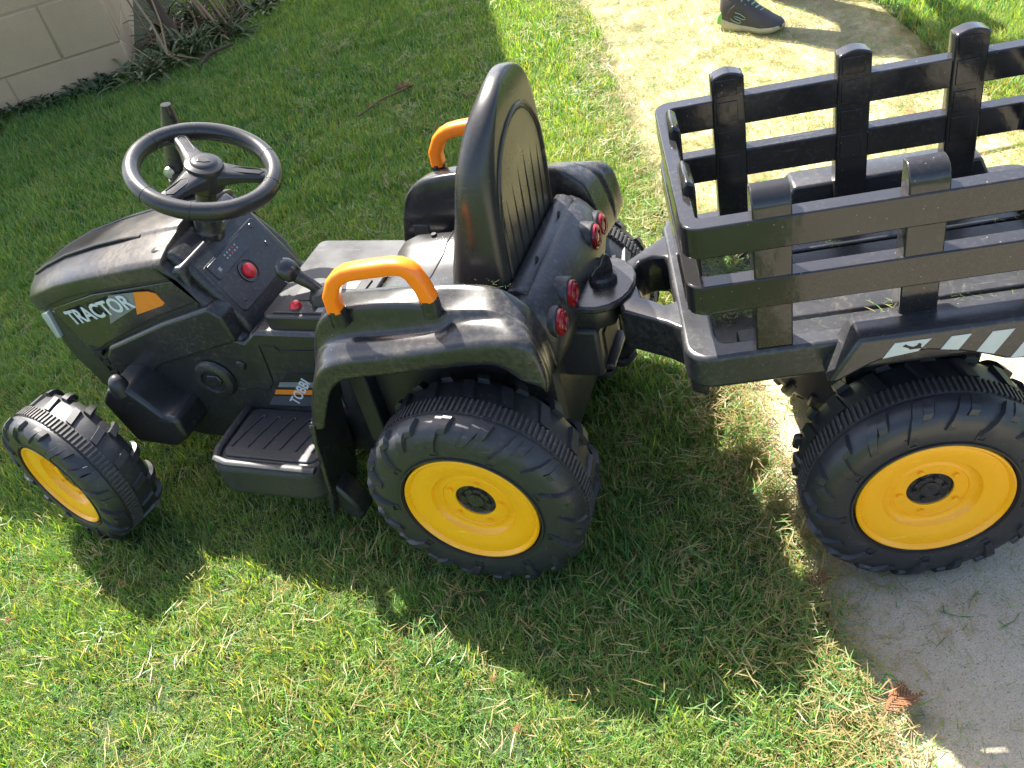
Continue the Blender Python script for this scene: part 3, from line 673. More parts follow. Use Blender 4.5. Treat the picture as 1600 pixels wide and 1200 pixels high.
for s in (-1, 1):
    ms = (lambda mb: mb) if s < 0 else (lambda mb: mb.mirror(YC))
    FN = fender(ms)
    obj('splash_panel', ms(MB().prism([(-.247, .286), (-.236, .286), (-.245, .25), (-.262, .13), (-.275, .09), (-.282, .095), (-.27, .14), (-.252, .25)], 'y', .048, .135)), 'gloss', FN, bev=.002)
    obj('wheel_arch', ms(MB().box(-.2, .1, .134, .16, .15, .345)), 'matte', FN)
    obj('arch_rib', ms(MB().box(-.2, -.17, .11, .134, .2, .39)), 'matte', FN, bev=.003)
    # orange handle: a bent rounded bar
    pts = [(-.1505, .083, .468), (-.1495, .083, .49), (-.1375, .084, .511), (-.129, .084, .5185), (-.117, .085, .5245), (-.10, .085, .528), (-.052, .086, .534), (-.04, .086, .5335), (-.0325, .086, .5305), (-.0265, .086, .524), (-.0205, .087, .507), (-.0155, .087, .485)]
    hd = obj('handle', ms(MB().tube(pts,   .0105, 16, ry=.0115, up=(0, 1, 0), power=3.2)), 'orange', FN)
    obj('handle_foot', ms(MB().tube([(-.0165, .087, .462), (-.0165, .087, .487)], .013, 12, ry=.012, up=(0, 1, 0))), 'gloss', FN)
    obj('handle_foot', ms(MB().tube([(-.151, .083, .445), (-.1505, .083, .471)], .0125, 12, ry=.012, up=(0, 1, 0))), 'gloss', FN)
    obj('screw_hole', ms(MB().lathe([(.0001, 0), (.0035, 0), (.0045, -.001)], 12, 'y', c=(-.135, .0935, .5135))), 'hole', hd) if s > 0 else None

# dash and steering --------------------------------------------
dash_prof = [(-.53, .478), (-.505, .492), (-.478, .488), (-.447, .454), (-.398, .366), (-.388, .34), (-.375, .30), (-.375, .2), (-.53, .2)]
DS = obj('dashboard', MB().prism(dash_prof, 'y', YC - .088, YC + .088), 'satin', TR, bev=.009, seg=3)
sh = [(-.512, .472), (-.50, .484), (-.483, .478), (-.468, .45), (-.42, .39), (-.405, .345), (-.39, .335), (-.385, .3), (-.44, .3), (-.45, .4), (-.474, .445), (-.498, .456)]
for s in (-1, 1):
    ms = (lambda mb: mb) if s < 0 else (lambda mb: mb.mirror(YC))
    obj('dash_shoulder', ms(MB().prism(sh, 'y', YC - .1065, YC - .075)), 'satin', DS, bev=.013, seg=4)
# sloped frame: u across (+Y away), v down the slope
d0 = Vector((-.4475, YC, .4515)); dv = Vector((-.3985, YC, .367)) - d0; dv.normalize(); du = Vector((0, 1, 0)); dn = du.cross(dv); dn = dn if dn.z > 0 else -dn
dn = Vector((-dv.z, 0, dv.x)); dn = dn if dn.z > 0 else -dn
DM = Matrix(((du.x, dv.x, dn.x, d0.x), (du.y, dv.y, dn.y, d0.y), (du.z, dv.z, dn.z, d0.z), (0, 0, 0, 1)))
obj('dash_panel', MB().prism(rrect(-.075, .075, .004, .094, .008, 3), 'z', -.001, .0022).xf(DM), 'satin', DS, bev=.0012)
rp = obj('radio_panel', MB().prism(rrect(-.066, .03, .007, .034, .002, 2), 'z', .001, .004).xf(DM), 'gloss', DS, bev=.0008)
for i in range(5):
    for j in range(2): obj('radio_mark', MB().box(-.026 + i * .0072, -.023 + i * .0072, .0125 + j * .006, .0155 + j * .006, .0038, .0043).xf(DM), 'red' if (i + j) % 4 == 3 else 'label', rp)
obj('socket_mark', MB().box(-.054, -.048, .02, .026, .0038, .0043).xf(DM), 'label', rp)
bt = MB().lathe([(.0001, .0025), (.0165, .0025), (.0175, .004), (.019, .0042), (.0195, .0015)], 32, 'z', c=(-.012, .056, 0)).xf(DM)
obj('button_recess', bt, 'gloss', DS)
obj('start_button', MB().lathe([(.0001, .0085), (.009, .008), (.0118, .006), (.0122, .002)], 28, 'z', c=(-.012, .056, 0)).xf(DM), 'red', DS)
for u, v in ((.058, .05), (-.058, .078), (.06, .014)):
    obj('screw', MB().lathe([(.0001, .0035), (.004, .0035), (.005, .0022)], 14, 'z', c=(u, v, 0)).xf(DM), 'gloss', DS)
# steering column and wheel
sn = Vector((math.sin(.399), 0, math.cos(.399))); SX = Vector((math.cos(.399), 0, -math.sin(.399))); SC = Vector((-.425, YC, .573))
SMx = Matrix(((SX.x, 0, sn.x, SC.x), (SX.y, 1, sn.y, SC.y), (SX.z, 0, sn.z, SC.z), (0, 0, 0, 1)))
colm = MB().lathe([(.0001, -.02), (.014, -.022), (.0155, -.06), (.0175, -.078), (.0205, -.081), (.0215, -.1), (.0245, -.104), (.0255, -.14)], 28, 'z').xf(SMx)
obj('steering_column', colm, 'satin', TR)
ring = [(.0985 * math.cos(2 * math.pi * i / 72), .0985 * math.sin(2 * math.pi * i / 72), 0) for i in range(72)]
SW = obj('steering_wheel', MB().tube(ring, .0125, 16, closed=True, ry=.0135).xf(SMx), 'seat', TR)
for a in (10, 52, 128, 170, 250, 290):
    c = .0985; t = Vector((math.cos(R_(a)), math.sin(R_(a)), 0))
    sm = MB(); tt = Vector((-t.y, t.x, 0)); pth = [t * c - tt * .0005, t * c + tt * .0005]
    sm.tube(pth, .0129, 16, ry=.0139, up=(0, 0, 1)); obj('grip_seam', sm.xf(SMx), 'hole', SW)
hub = obj('hub', MB().lathe([(.0001, .0175), (.013, .0175), (.0175, .016), (.0195, .0135), (.021, .0132), (.0265, .011), (.0282, .006), (.0288, -.026), (.022, -.032)], 36, 'z').xf(SMx), 'seat', SW)
star = [((.011 if k % 2 == 0 else .0075) * math.cos(R_(60 * k)), (.011 if k % 2 == 0 else .0075) * math.sin(R_(60 * k))) for k in range(6)]
obj('hub_emblem', MB().prism(star, 'z', .0165, .0185).xf(SMx), 'seat', hub, bev=.0008)
SPK = (144., 24., 264.)
for a in SPK:
    ca, sa = math.cos(R_(a)), math.sin(R_(a)); rings = []
    for r, w, z, h in ((.018, .021, -.004, .012), (.035, .017, -.003, .009), (.06, .0125, -.002, .0065), (.09, .0125, -.001, .006)):
        rings.append([(r * ca - w * sx * sa * sx2, r * sa + w * sx * ca * sx2, z + h * sz) for sx, sz, sx2 in ((-1, -1, 1), (1, -1, 1), (1, .5, 1), (.6, 1, 1), (-.6, 1, 1), (-1, .5, 1))])
    sp_ = obj('spoke', MB().loft(rings).xf(SMx), 'seat', SW, bev=.002)
    slot = [((r * ca - w * sa), (r * sa + w * ca), .0052) for r, w in ((.045, -.006), (.078, -.0065), (.084, 0), (.078, .0065), (.045, .006), (.037, 0))]
    obj('spoke_inset', MB().tube(slot, .0008, 6, closed=True).xf(SMx), 'hole', sp_)

# exhaust stack on the far side of the hood
pth = [(-.575, .37, .455), (-.572, .37, .50), (-.566, .37, .53), (-.548, .37, .58), (-.536, .37, .61), (-.532, .37, .632)]
EX = obj('exhaust_stack', MB().tube(pth, [.014, .014, .014, .012, .0105, .008], 14, ry=[.018, .018, .018, .017, .015, .008], up=(1, 0, 0)), 'gloss', TR)
for i in range(4):
    obj('stack_ring', MB().tube([(-.573 + i * .002, .37, .475 + i * .014), (-.573 + i * .002, .37, .481 + i * .014)], .0175, 14, ry=.021, up=(1, 0, 0)), 'satin', EX)
obj('stack_screw', MB().lathe([(.0001, -.006), (.008, -.005), (.009, 0)], 16, 'y', c=(-.568, .352, .528)), 'metal', EX)

# console, shifter ---------------------------------------------
CN = obj('console', MB().prism(rrect(-.352, -.19, YC - .102, YC + .102, .012, 3), 'z', .35, .386), 'seat', TR, bev=.005)
pl = obj('label_plate', MB().prism([(-.335, YC - .094), (-.21, YC - .094), (-.205, YC - .01), (-.315, YC - .01), (-.33, YC - .05)], 'z', .384, .3885), 'seat', CN, bev=.001)
obj('red_switch', MB().lathe([(.0001, .008), (.006, .007), (.009, .002), (.0095, 0)], 20, 'z', c=(-.302, YC - .078, .388)), 'red', CN)
obj('green_switch', MB().lathe([(.0001, .006), (.005, .005), (.0065, .001), (.007, 0)], 18, 'z', c=(-.272, YC - .072, .388)), 'yg', CN)
obj('warning_label', MB().box(-.262, -.232, YC - .092, YC - .06, .388, .3891), 'label', CN)
obj('warning_label', MB().box(-.262, -.222, YC - .035, YC - .015, .388, .3891), 'label', CN)
obj('gear_slot', MB().prism([(-.315, YC - .065), (-.285, YC - .065), (-.285, YC - .02), (-.315, YC - .02)], 'z', .385, .3893), 'hole', CN)
sb = obj('shifter', MB().lathe([(.022, 0), (.021, .008), (.0165, .018), (.0085, .022), (.0001, .0222)], 24, 'z', c=(-.262, YC - .06, .388)), 'satin', CN)
obj('shifter_stem', MB().tube([(-.262, YC - .06, .403), (-.275, YC - .062, .418), (-.293, YC - .064, .434)], [.0075, .0085, .011], 12), 'gloss', CN)
kn = MB().lathe([(.0001, .021), (.009, .019), (.0145, .012), (.016, .002), (.013, -.01), (.0075, -.015), (.0001, -.016)], 20, 'z').xf(Matrix.Translation((-.299, YC - .065, .441)) @ Matrix.Rotation(R_(-38), 4, 'Y') @ Matrix.Scale(1.1, 4, (0, 1, 0)))
obj('shifter_knob', kn, 'gloss', CN)

# seat ----------------------------------------------------------
def seat():
    base = MB(); rings = []
    for x, zt, h in ((-.205, .372, .098), (-.195, .388, .104), (-.17, .398, .108), (-.12, .401, .11), (-.06, .404, .11), (.0, .42, .11), (.04, .44, .11)):
        rings.append([(x, YC - h, .33), (x, YC - h, zt - .008), (x, YC - h + .012, zt), (x, YC - h * .62, zt - .001), (x, YC - h * .45, zt - .008), (x, YC, zt - .01), (x, YC + h * .45, zt - .008), (x, YC + h * .62, zt - .001), (x, YC + h - .012, zt), (x, YC + h, zt - .008), (x, YC + h, .33)])
    b = obj('seat_pan', base.loft(rings), 'seat', TR, bev=.003)
    obj('pan_seam', MB().tube([(-.11, YC - .1, .4015), (-.11, YC - .07, .4008), (-.11, YC - .05, .3937), (-.11, YC, .3917), (-.11, YC + .05, .3937), (-.11, YC + .07, .4008), (-.11, YC + .1, .4015)], .0012, 6), 'hole', b)
    obj('bolt_hole', MB().lathe([(.0001, 0), (.004, 0), (.005, -.002)], 14, 'z', c=(-.14, YC + .09, .4035)), 'hole', b)
    # backrest: outline by height
    rings = []; zs = [.405, .43, .46, .49, .52, .55, .575, .6, .62, .638, .653, .666, .674, .681, .686, .6885]
    for z in zs:
        h = .119 - .006 * (z - .405) / .14 if z < .545 else .113 * math.sqrt(max(0, 1 - ((z - .545) / .144) ** 2.1))
        h = max(h, .012)
        xf = np.interp(z, [.405, .46, .55, .6, .65, .693], [-.04, -.028, .0, .012, .03, .052]); xb = np.interp(z, [.405, .46, .55, .62, .66, .68, .693], [.05, .058, .062, .066, .07, .07, .064])
        ring = []; hx = (xb - xf) / 2; rb_, rf_ = min(.022, hx * .9, h * .8), min(.04, hx * .95, h * .9)
        for cx, cy, r_, a0 in ((xb - rb_, h - rb_, rb_, 0), (xf + rf_, h - rf_, rf_, 90), (xf + rf_, -h + rf_, rf_, 180), (xb - rb_, -h + rb_, rb_, 270)):
            for k in range(7):
                a = R_(a0 + 15 * k); bow = -.0015 * (1 - ((cy + r_ * math.sin(a)) / h) ** 2) if a0 in (0, 270) else 0
                ring.append((cx + r_ * math.cos(a) + bow, YC + cy + r_ * math.sin(a), z))
        rings.append(ring)
    o = obj('backrest', MB().loft(rings), 'seat', TR, ang=70)
    def xb(z): return float(np.interp(z, [.405, .46, .55, .62, .66, .68], [.05, .058, .062, .066, .07, .07])) - .0012
    # moulded border and flutes on the seat back; black tubes paint the grooves' shade
    for hw, top, r in ((.092, .638, .003), (.086, .632, .0015)):
        arc = []
        for t in np.linspace(0, 1, 30):
            if t < .25: z = .452 + (.54 - .452) * t / .25; y = -hw
            elif t > .75: z = .452 + (.54 - .452) * (1 - t) / .25; y = hw
            else:
                a = math.pi * (1 - (t - .25) / .5); y = hw * math.cos(a); z = .54 + (top - .54) * math.sin(a)
            arc.append((xb(z) + .0006, YC + y, z))
        obj('border_bead', MB().tube(arc, r, 8), 'seat' if r > .002 else 'hole', o)
    for i, y in enumerate((-.062, -.037, -.012, .013, .038, .062)):
        zt = .585 - abs(i - 3) * .01; P = [(xb(z) + .0002, YC + y * (1 + .12 * (z - .45) / .15), z) for z in np.linspace(.45, zt, 6)]
        obj('flute', MB().tube(P, [.0024, .0023, .002, .0016, .001, .0004], 8), 'hole', o)
    strip = [(.053, .445), (.059, .4525), (.069, .4525), (.082, .4475), (.084, .441), (.074, .43), (.058, .43)]
    t = obj('rear_strip', MB().prism(strip, 'y', YC - .117, YC + .117), 'satin', TR, bev=.004)
    for y in (-.05, .06): obj('screw_hole', MB().lathe([(.0001, 0), (.0045, 0), (.0055, -.002)], 14, 'x', c=(.0785, YC + y, .4525)), 'hole', t)
seat()
# rear body with lamps and tow box
def rear():
    pr = [(.055, .447), (.08, .449), (.105, .435), (.123, .41), (.13, .378), (.116, .335), (.09, .30), (.06, .27), (.03, .26)]
    rings = []
    for y, k, dz in ((-.141, .55, -.02), (-.139, .8, -.01), (-.132, .92, -.004), (-.11, .97, 0), (-.05, 1, 0), (0, 1.02, 0), (.05, 1, 0), (.11, .97, 0), (.132, .92, -.004), (.139, .8, -.01), (.141, .55, -.02)):
        rings.append([(.03 + (x - .03) * k, YC + y, z + dz * (1 if z > .4 else 0)) for x, z in pr])
    rb = obj('rear_body', MB().loft(rings), 'satin', TR, sub=1, ang=60)
    for s in (-1, 1):
        tl = [(.116, YC + s * .113, .4), (.1205, YC + s * .066, .411)]
        bk = MB()
        for (x, y, z) in tl: bk.lathe([(.0001, .0055), (.0205, .0055), (.022, .004), (.023, -.02)], 32, 'x', c=(x - .004, y, z))
        bk.box(.095, .1145, YC + min(s * .066, s * .114), YC + max(s * .066, s * .114), .392, .418)
        b = obj('lamp_backing', bk, 'satin', rb, bev=.001)
        SH = lambda y: Matrix.Translation((0, y, 0)) @ Matrix.Scale(.86, 4, (0, 1, 0)) @ Matrix.Translation((0, -y, 0))
        for (x, y, z) in tl:
            l = obj('tail_lamp', MB().lathe([(.0001, .0095), (.006, .0095), (.007, .0085), (.0105, .0085), (.0115, .0105), (.0135, .0105), (.0145, .0085), (.0165, .0095), (.0185, .008), (.019, .004)], 36, 'x', c=(x - .003, y, z)).xf(SH(y)), 'lens', b)
            obj('lamp_ring', MB().lathe([(.0118, .011), (.0126, .0118), (.0134, .011)], 36, 'x', c=(x - .003, y, z)).xf(SH(y)), 'lensdark', l)
    # tow bracket: neck, block with slot, and half-round plate carrying the knob
    obj('tow_block', MB().box(.05, .146, YC - .062, YC + .045, .262, .345), 'matte', rb, bev=.006)
    obj('tow_neck', MB().prism([(.08, YC - .055), (.145, YC - .055), (.168, YC - .04), (.168, YC + .02), (.145, YC + .04), (.08, YC + .04)], 'z', .34, .372), 'satin', rb, bev=.004)
    obj('tow_slot', MB().box(.1455, .1485, YC - .04, YC + .02, .285, .325), 'hole', rb)
    obj('tow_lip', MB().box(.144, .158, YC - .05, YC + .03, .266, .276), 'satin', rb, bev=.003)
rear()
# knob plate: plate built in the tractor frame
pts = [(.085, YC - .073), (.135, YC - .072)] + [(.145 + .048 * math.sin(R_(a)), YC - .012 - .06 * math.cos(R_(a))) for a in range(10, 171, 20)] + [(.13, YC + .048), (.085, YC + .045)]
KP = obj('tow_plate', MB().prism(pts, 'z', .380, .391), 'gloss', TR, bev=.003, blim=50)
kb = obj('tow_knob', MB().lathe([(.0001, .01), (.016, .01), (.019, .007), (.0195, 0)], 28, 'z', c=(.148, YC - .008, .391)), 'gloss', KP)
blade = [(-.017, 0), (-.019, .012), (-.012, .018), (-.004, .02), (.003, .03), (.009, .033), (.014, .028), (.017, .012), (.016, 0)]
obj('knob_fin', MB().prism(blade, 'y', -.003, .003).xf(Matrix.Translation((.148, YC - .008, .396)) @ Matrix.Rotation(R_(50), 4, 'Z')), 'gloss', kb, bev=.0015)

# ------------------------------------------------------------ trailer
CF = (.47382695611206804, .7141420838995922, -.1912152924110443)
OFF = (-.03, .22, 0)
TL = thing('toy_trailer', 'black plastic toy trailer with slatted rails hitched behind the tractor', 'toy trailer', local(OFF, CF), CF[2])
wheel_parts(TL, (0, 0, .155), .155, .095, .112, Matrix.Rotation(.9, 4, 'Y'), off=OFF)
wheel_parts(TL, (0, .44, .155), .155, .095, .112, FL, off=OFF)
X0, X1, Y0, Y1 = -.283, .223, .055, .385
def frame_loop(out, inn, z0, z1):
    mb = MB(); n = len(out)
    R4 = [[(*out[i], z0), (*out[i], z1), (*inn[i], z1), (*inn[i], z0)] for i in range(n)]; R4.append(R4[0])
    return mb.loft(R4, cap=False, smooth=False)
BS = obj('tray_frame', frame_loop(rrect(X0, X1, Y0, Y1, .032, 6), rrect(X0 + .04, X1 - .04, Y0 + .028, Y1 - .028, .018, 6), .338, .386), 'tray', TL, bev=.006, seg=3)
obj('tray_floor', MB().box(X0 + .035, X1 - .035, Y0 + .02, Y1 - .02, .342, .352), 'tray', TL)
ys = [.085, .131, .137, .207, .213, .275, .281, .303, .309, .357]
for i in range(0, 10, 2):
    obj('floor_slat', MB().prism(rrect(-.165, X1 - .045, ys[i], ys[i + 1], .003, 2), 'z', .35, .366), 'tray', TL, bev=.0035)
obj('floor_pad', MB().prism(rrect(-.215, -.172, .09, .137, .008), 'z', .35, .36), 'tray', TL, bev=.003)
# rails: two closed loops of deep slat
for zb, zt in ((.447, .4865), (.5235, .5625)):
    o = obj('rail', frame_loop(rrect(X0 + .008, X1 - .006, .058, .382, .022, 6), rrect(X0 + .026, X1 - .026, .08, .360, .008, 6), zb, zt), 'rail', TL, bev=.0018)
def post(xc, near, front=False):
    tp = .590 if near else .592; w_ = .0208
    pr = [(-w_, .386), (-w_, tp)] + [(-w_ + 2 * w_ * k / 8, tp + .006 * math.sin(math.pi * k / 8)) for k in range(1, 8)] + [(w_, tp), (w_, .386)]
    if not front:
        a, b = (.0598, .0845) if near else (.3565, .3805)
        if near:
            yz = [(a, .386), (a, .566), (a + .0015, .575), (a + .005, .583), (a + .011, .5885), (a + .018, .591), (b + .003, .5915), (b + .003, .386)]
            p = obj('post', MB().prism(yz, 'x', xc - w_, xc + w_), 'rail', TL, bev=.0018, seg=2, blim=50)
        else: p = obj('post', MB().prism([(xc + u, z) for u, z in pr], 'y', a, b), 'rail', TL, bev=.0022, seg=2)
        if not near:
            for z0, z1 in ((.568, .59), (.528, .56), (.4915, .519), (.45, .484)):
                obj('post_inset', MB().box(xc - .016, xc + .011, .3552, .3567, z0, z1), 'rail', p, bev=.0007)
        else:
            for z in (.485, .5235, .5625): pass
    else:
        a, b = X0 + .006, X0 + .03
        obj('post', MB().prism([(xc + u * .8, z - .006) for u, z in pr], 'x', a, b), 'rail', TL, bev=.003)
for x in (-.18, -.022, .125): post(x, True); post(x + .0 if x < 0 else x - .007, False)
def fpost(yc):
    # short upright clips on the inner face of the front rails
    for z0, z1 in ((.4465, .4895), (.523, .572)):
        obj('rail_clip', MB().prism([(X0 + .018, z0), (X0 + .018, z1), (X0 + .024, z1 + .008), (X0 + .033, z1), (X0 + .033, z0)], 'y', yc - .027, yc + .027), 'rail', TL, bev=.003)
for y in (.30, .16): fpost(y)
# flared wheel arches with reflective stripes
for s in (-1, 1):
    ms = (lambda mb: mb) if s < 0 else (lambda mb: mb.mirror(.22))
    outl = [(-.128, .352), (-.095, .41), (.155, .41), (.18, .352), (.165, .348), (.085, .351), (.065, .354), (.043, .364), (.015, .374), (-.02, .382), (-.055, .3825), (-.082, .372), (-.102, .361), (-.116, .353)]
    fl = obj('wheel_flare', ms(MB().prism(outl, 'y', .022, .07)), 'tray', BS, bev=.004)
    for j, (a, b, c, d) in enumerate((((-.069, .380), (-.031, .3845), (-.018, .400), (-.057, .400)), ((-.007, .3825), (.012, .3785), (.024, .399), (.003, .399)), ((.032, .3725), (.051, .3655), (.069, .398), (.046, .398)), ((.07, .3565), (.092, .3555), (.115, .398), (.092, .398)), ((.112, .354), (.132, .353), (.153, .398), (.136, .398)))):
        q = obj('stripe', ms(MB().prism([a, b, c, d], 'y', .0212, .023)), 'stripe', fl)
        if j == 0: obj('gecko_mark', ms(MB().prism([(-.0485, .394), (-.0455, .3965), (-.0415, .3935), (-.037, .3915), (-.033, .393), (-.0315, .396), (-.0285, .3945), (-.029, .3905), (-.0265, .3875), (-.0305, .3885), (-.036, .3885), (-.0405, .3885), (-.0425, .391)], 'y', .0207, .0215)), 'hole', q)
    obj('axle_bracket', ms(MB().prism([(-.09, .345), (.09, .345), (.075, .2), (.03, .13), (-.03, .13), (-.075, .2)], 'y', .118, .15)), 'matte', BS, bev=.004)
obj('axle', MB().tube([(0, .05, .155), (0, .39, .155)], .012, 12), 'matte', BS)
# Y-shaped drawbar
outer = [(-.352, .176), (-.299, .14), (-.283, .124), (-.279, .105), (-.279, .07), (-.26, .058), (-.25, .09), (-.25, .36), (-.262, .384), (-.277, .384), (-.279, .346), (-.317, .312), (-.352, .283), (-.358, .24)]
hole = [(-.333, .262), (-.32, .286), (-.302, .293), (-.285, .288), (-.279, .264), (-.277, .2), (-.283, .183), (-.295, .178), (-.324, .204)]
bm = bmesh.new()
def ring_edges(poly, z):
    vs = [bm.verts.new((x - OFF[0], y - OFF[1], z - OFF[2])) for x, y in poly]; return vs, [bm.edges.new((vs[i], vs[(i + 1) % len(vs)])) for i in range(len(vs))]
vo, eo = ring_edges(outer, .3845); vh, eh = ring_edges(hole, .3845)
bmesh.ops.triangle_fill(bm, edges=eo + eh, use_beauty=True)
r = bmesh.ops.extrude_face_region(bm, geom=list(bm.faces)); bmesh.ops.translate(bm, verts=[v for v in r['geom'] if isinstance(v, bmesh.types.BMVert)], vec=(0, 0, -.062))
bmesh.ops.recalc_face_normals(bm, faces=bm.faces)
me = bpy.data.meshes.new('drawbar'); bm.to_mesh(me); bm.free(); me.materials.append(M['gloss'])
db = bpy.data.objects.new('drawbar', me); COL.objects.link(db); db.parent = TL
for p in me.polygons: p.use_smooth = True
k = db.modifiers.new('bevel', 'BEVEL'); k.width = .005; k.segments = 3; k.limit_method = 'ANGLE'; k.angle_limit = R_(40)
OFF = (0, 0, 0)

# clippings lying on the toys
def toy_clips():
    P = []; Rr = []; S = []; I = []
    for _ in range(130):
        x, y = rng.uniform(-.27, .21), rng.uniform(.06, .38)
        on_rim = x < -.245 or y < .083 or y > .357
        z = .3875 if on_rim else (.3675 if x > -.165 else .353)
        if y < .083 and -.098 < x: z = .399 if y < .07 else .388
        w = local((x, y, z), CF); P.append(w); Rr.append((0, 0, rng.uniform(0, 6.28))); S.append(rng.uniform(.3, .7)); I.append(rng.integers(4, 7) if rng.uniform() < .88 else rng.integers(0, 2))
    for _ in range(14):
        x, y = rng.uniform(-.1, .06), rng.uniform(.095, .12); w = local((x, y, .486), TF); P.append(w); Rr.append((0, 0, rng.uniform(0, 6.28))); S.append(rng.uniform(.25, .5)); I.append(rng.integers(4, 7))
    for _ in range(150):     # the drift of cut grass in the front of the tray
        P.append(local((rng.uniform(-.235, -.178), rng.uniform(.16, .34), .355 + rng.uniform(0, .012)), CF)); Rr.append((rng.normal(0, .2), rng.normal(0, .2), rng.uniform(0, 6.28))); S.append(rng.uniform(.45, .8)); I.append(0)
    for x, y, z, s in ((-.055, .075, .3995, .8), (-.035, .078, .3995, .7), (.09, .1, .368, .6)):
        P.append(local((x, y, z), CF)); Rr.append((0, 0, 1)); S.append(s); I.append(0)
    scatter('clippings_on_toys', CLIP, P, Rr, S, I)
toy_clips()

# ------------------------------------------------------------ person standing on the path (only one shoe is in view)
def skin_mesh(name, nodes, edges, m, parent, sub=2, root=0):
    me = bpy.data.meshes.new(name); me.from_pydata([n[0] for n in nodes], edges, [])
    o = bpy.data.objects.new(name, me); COL.objects.link(o); o.parent = parent
    k = o.modifiers.new('skin', 'SKIN'); k.use_smooth_shade = True
    lay = me.skin_vertices[0].data if me.skin_vertices else None
    if lay is None:
        bm = bmesh.new(); bm.from_mesh(me); bm.verts.layers.skin.verify(); bm.to_mesh(me); bm.free(); lay = me.skin_vertices[0].data
    for i, n in enumerate(nodes):
        lay[i].radius = (n[1], n[1] if len(n) < 3 else n[2]); lay[i].use_root = (i == root)
    q = o.modifiers.new('subdivision', 'SUBSURF'); q.levels = sub; q.render_levels = sub
    me.materials.append(M[m]); return o
def build_person():
    ang = R_(-49); base = (.905, 2.755, 0)
    P = thing('person', 'person standing on the sunlit path in a grey sneaker with green laces', 'person', base, ang)
    # local frame: +x where the toes point, +y to the person's left, near foot heel at the origin
    nodes = [((.0, .16, .70), .085, .07), ((-.01, .16, .82), .075, .06), ((.0, .16, .95), .085, .065), ((.005, .16, 1.04), .06, .045), ((.01, .16, 1.09), .032), ((.02, .16, 1.14), .05, .055), ((.025, .16, 1.2), .072, .078), ((.015, .16, 1.26), .06, .065),
             ((.01, .09, .66), .068), ((.05, .06, .38), .048), ((.045, .03, .2), .042), ((.04, .0, .075), .028), ((.11, .0, .03), .024),
             ((-.02, .24, .66), .068), ((-.02, .27, .38), .048), ((-.04, .29, .2), .042), ((-.05, .30, .075), .028), ((.02, .30, .03), .024),
             ((.0, .05, 1.0), .04), ((.02, -.02, .83), .028), ((.1, -.05, .68), .022), ((.12, -.055, .64), .02, .012),
             ((.0, .27, 1.0), .04), ((.0, .34, .83), .028), ((.08, .37, .68), .022), ((.1, .375, .64), .02, .012)]
    edges = [(0, 1), (1, 2), (2, 3), (3, 4), (4, 5), (5, 6), (6, 7), (0, 8), (8, 9), (9, 10), (10, 11), (11, 12), (0, 13), (13, 14), (14, 15), (15, 16), (16, 17), (3, 18), (18, 19), (19, 20), (20, 21), (3, 22), (22, 23), (23, 24), (24, 25)]
    for h, sg in ((21, -1), (25, 1)):   # five unequal fingers per hand
        hx, hy, hz = nodes[h][0]
        for f, (dy, ln) in enumerate(((-.014, .036), (-.005, .042), (.004, .04), (.013, .032))):
            a = len(nodes); nodes += [((hx + .006, hy + dy, hz - .014), .0075), ((hx + .01, hy + dy, hz - .014 - ln * .5), .0065), ((hx + .004, hy + dy, hz - .014 - ln), .005)]
            edges += [(h, a), (a, a + 1), (a + 1, a + 2)]
        a = len(nodes); nodes += [((hx + .02, hy - .012 * sg, hz - .002), .008), ((hx + .027, hy - .014 * sg, hz - .02), .006)]; edges += [(h, a), (a, a + 1)]
    B = skin_mesh('body', nodes, edges, 'skin', P)
    tn = [((.0, .16, .70), .1, .085), ((.01, .09, .64), .082), ((.05, .06, .38), .06), ((.045, .03, .2), .055), ((.042, .01, .13), .052), ((-.02, .24, .64), .082), ((-.02, .27, .38), .06), ((-.04, .29, .2), .055), ((-.045, .3, .13), .052), ((0, .16, .78), .088, .075)]
    skin_mesh('trousers', tn, [(0, 1), (1, 2), (2, 3), (3, 4), (0, 5), (5, 6), (6, 7), (7, 8), (0, 9)], 'denim', P)
    sh_ = [((0, .16, .74), .098, .085), ((-.01, .16, .84), .09, .076), ((0, .16, .96), .1, .08), ((.005, .16, 1.04), .07, .055), ((0, .05, 1.0), .052), ((.01, .0, .9), .042), ((0, .27, 1.0), .052), ((0, .32, .9), .042)]
    skin_mesh('shirt', sh_, [(0, 1), (1, 2), (2, 3), (3, 4), (4, 5), (3, 6), (6, 7)], 'shirt', P)
    hr = MB().lathe([(.0001, .086), (.04, .078), (.066, .05), (.078, .01), (.074, -.03), (.06, -.06)], 24, 'z', c=(.012, .16, 1.235)); obj('hair', hr, 'hair', B)
    for dy in (-.025, .025): obj('eye', MB().lathe([(.0001, .006), (.004, .005), (.007, 0)], 12, 'x', c=(.094, .16 + dy, 1.195)), 'hole', B)
    obj('nose', MB().tube([(.094, .16, 1.2), (.108, .16, 1.178), (.094, .16, 1.17)], .007, 8), 'skin', B)
    for dy in (-1, 1): obj('ear', MB().lathe([(.0001, .008), (.009, .006), (.014, 0), (.009, -.004)], 12, 'y', c=(.02, .16 + dy * .076, 1.19)), 'skin', B)
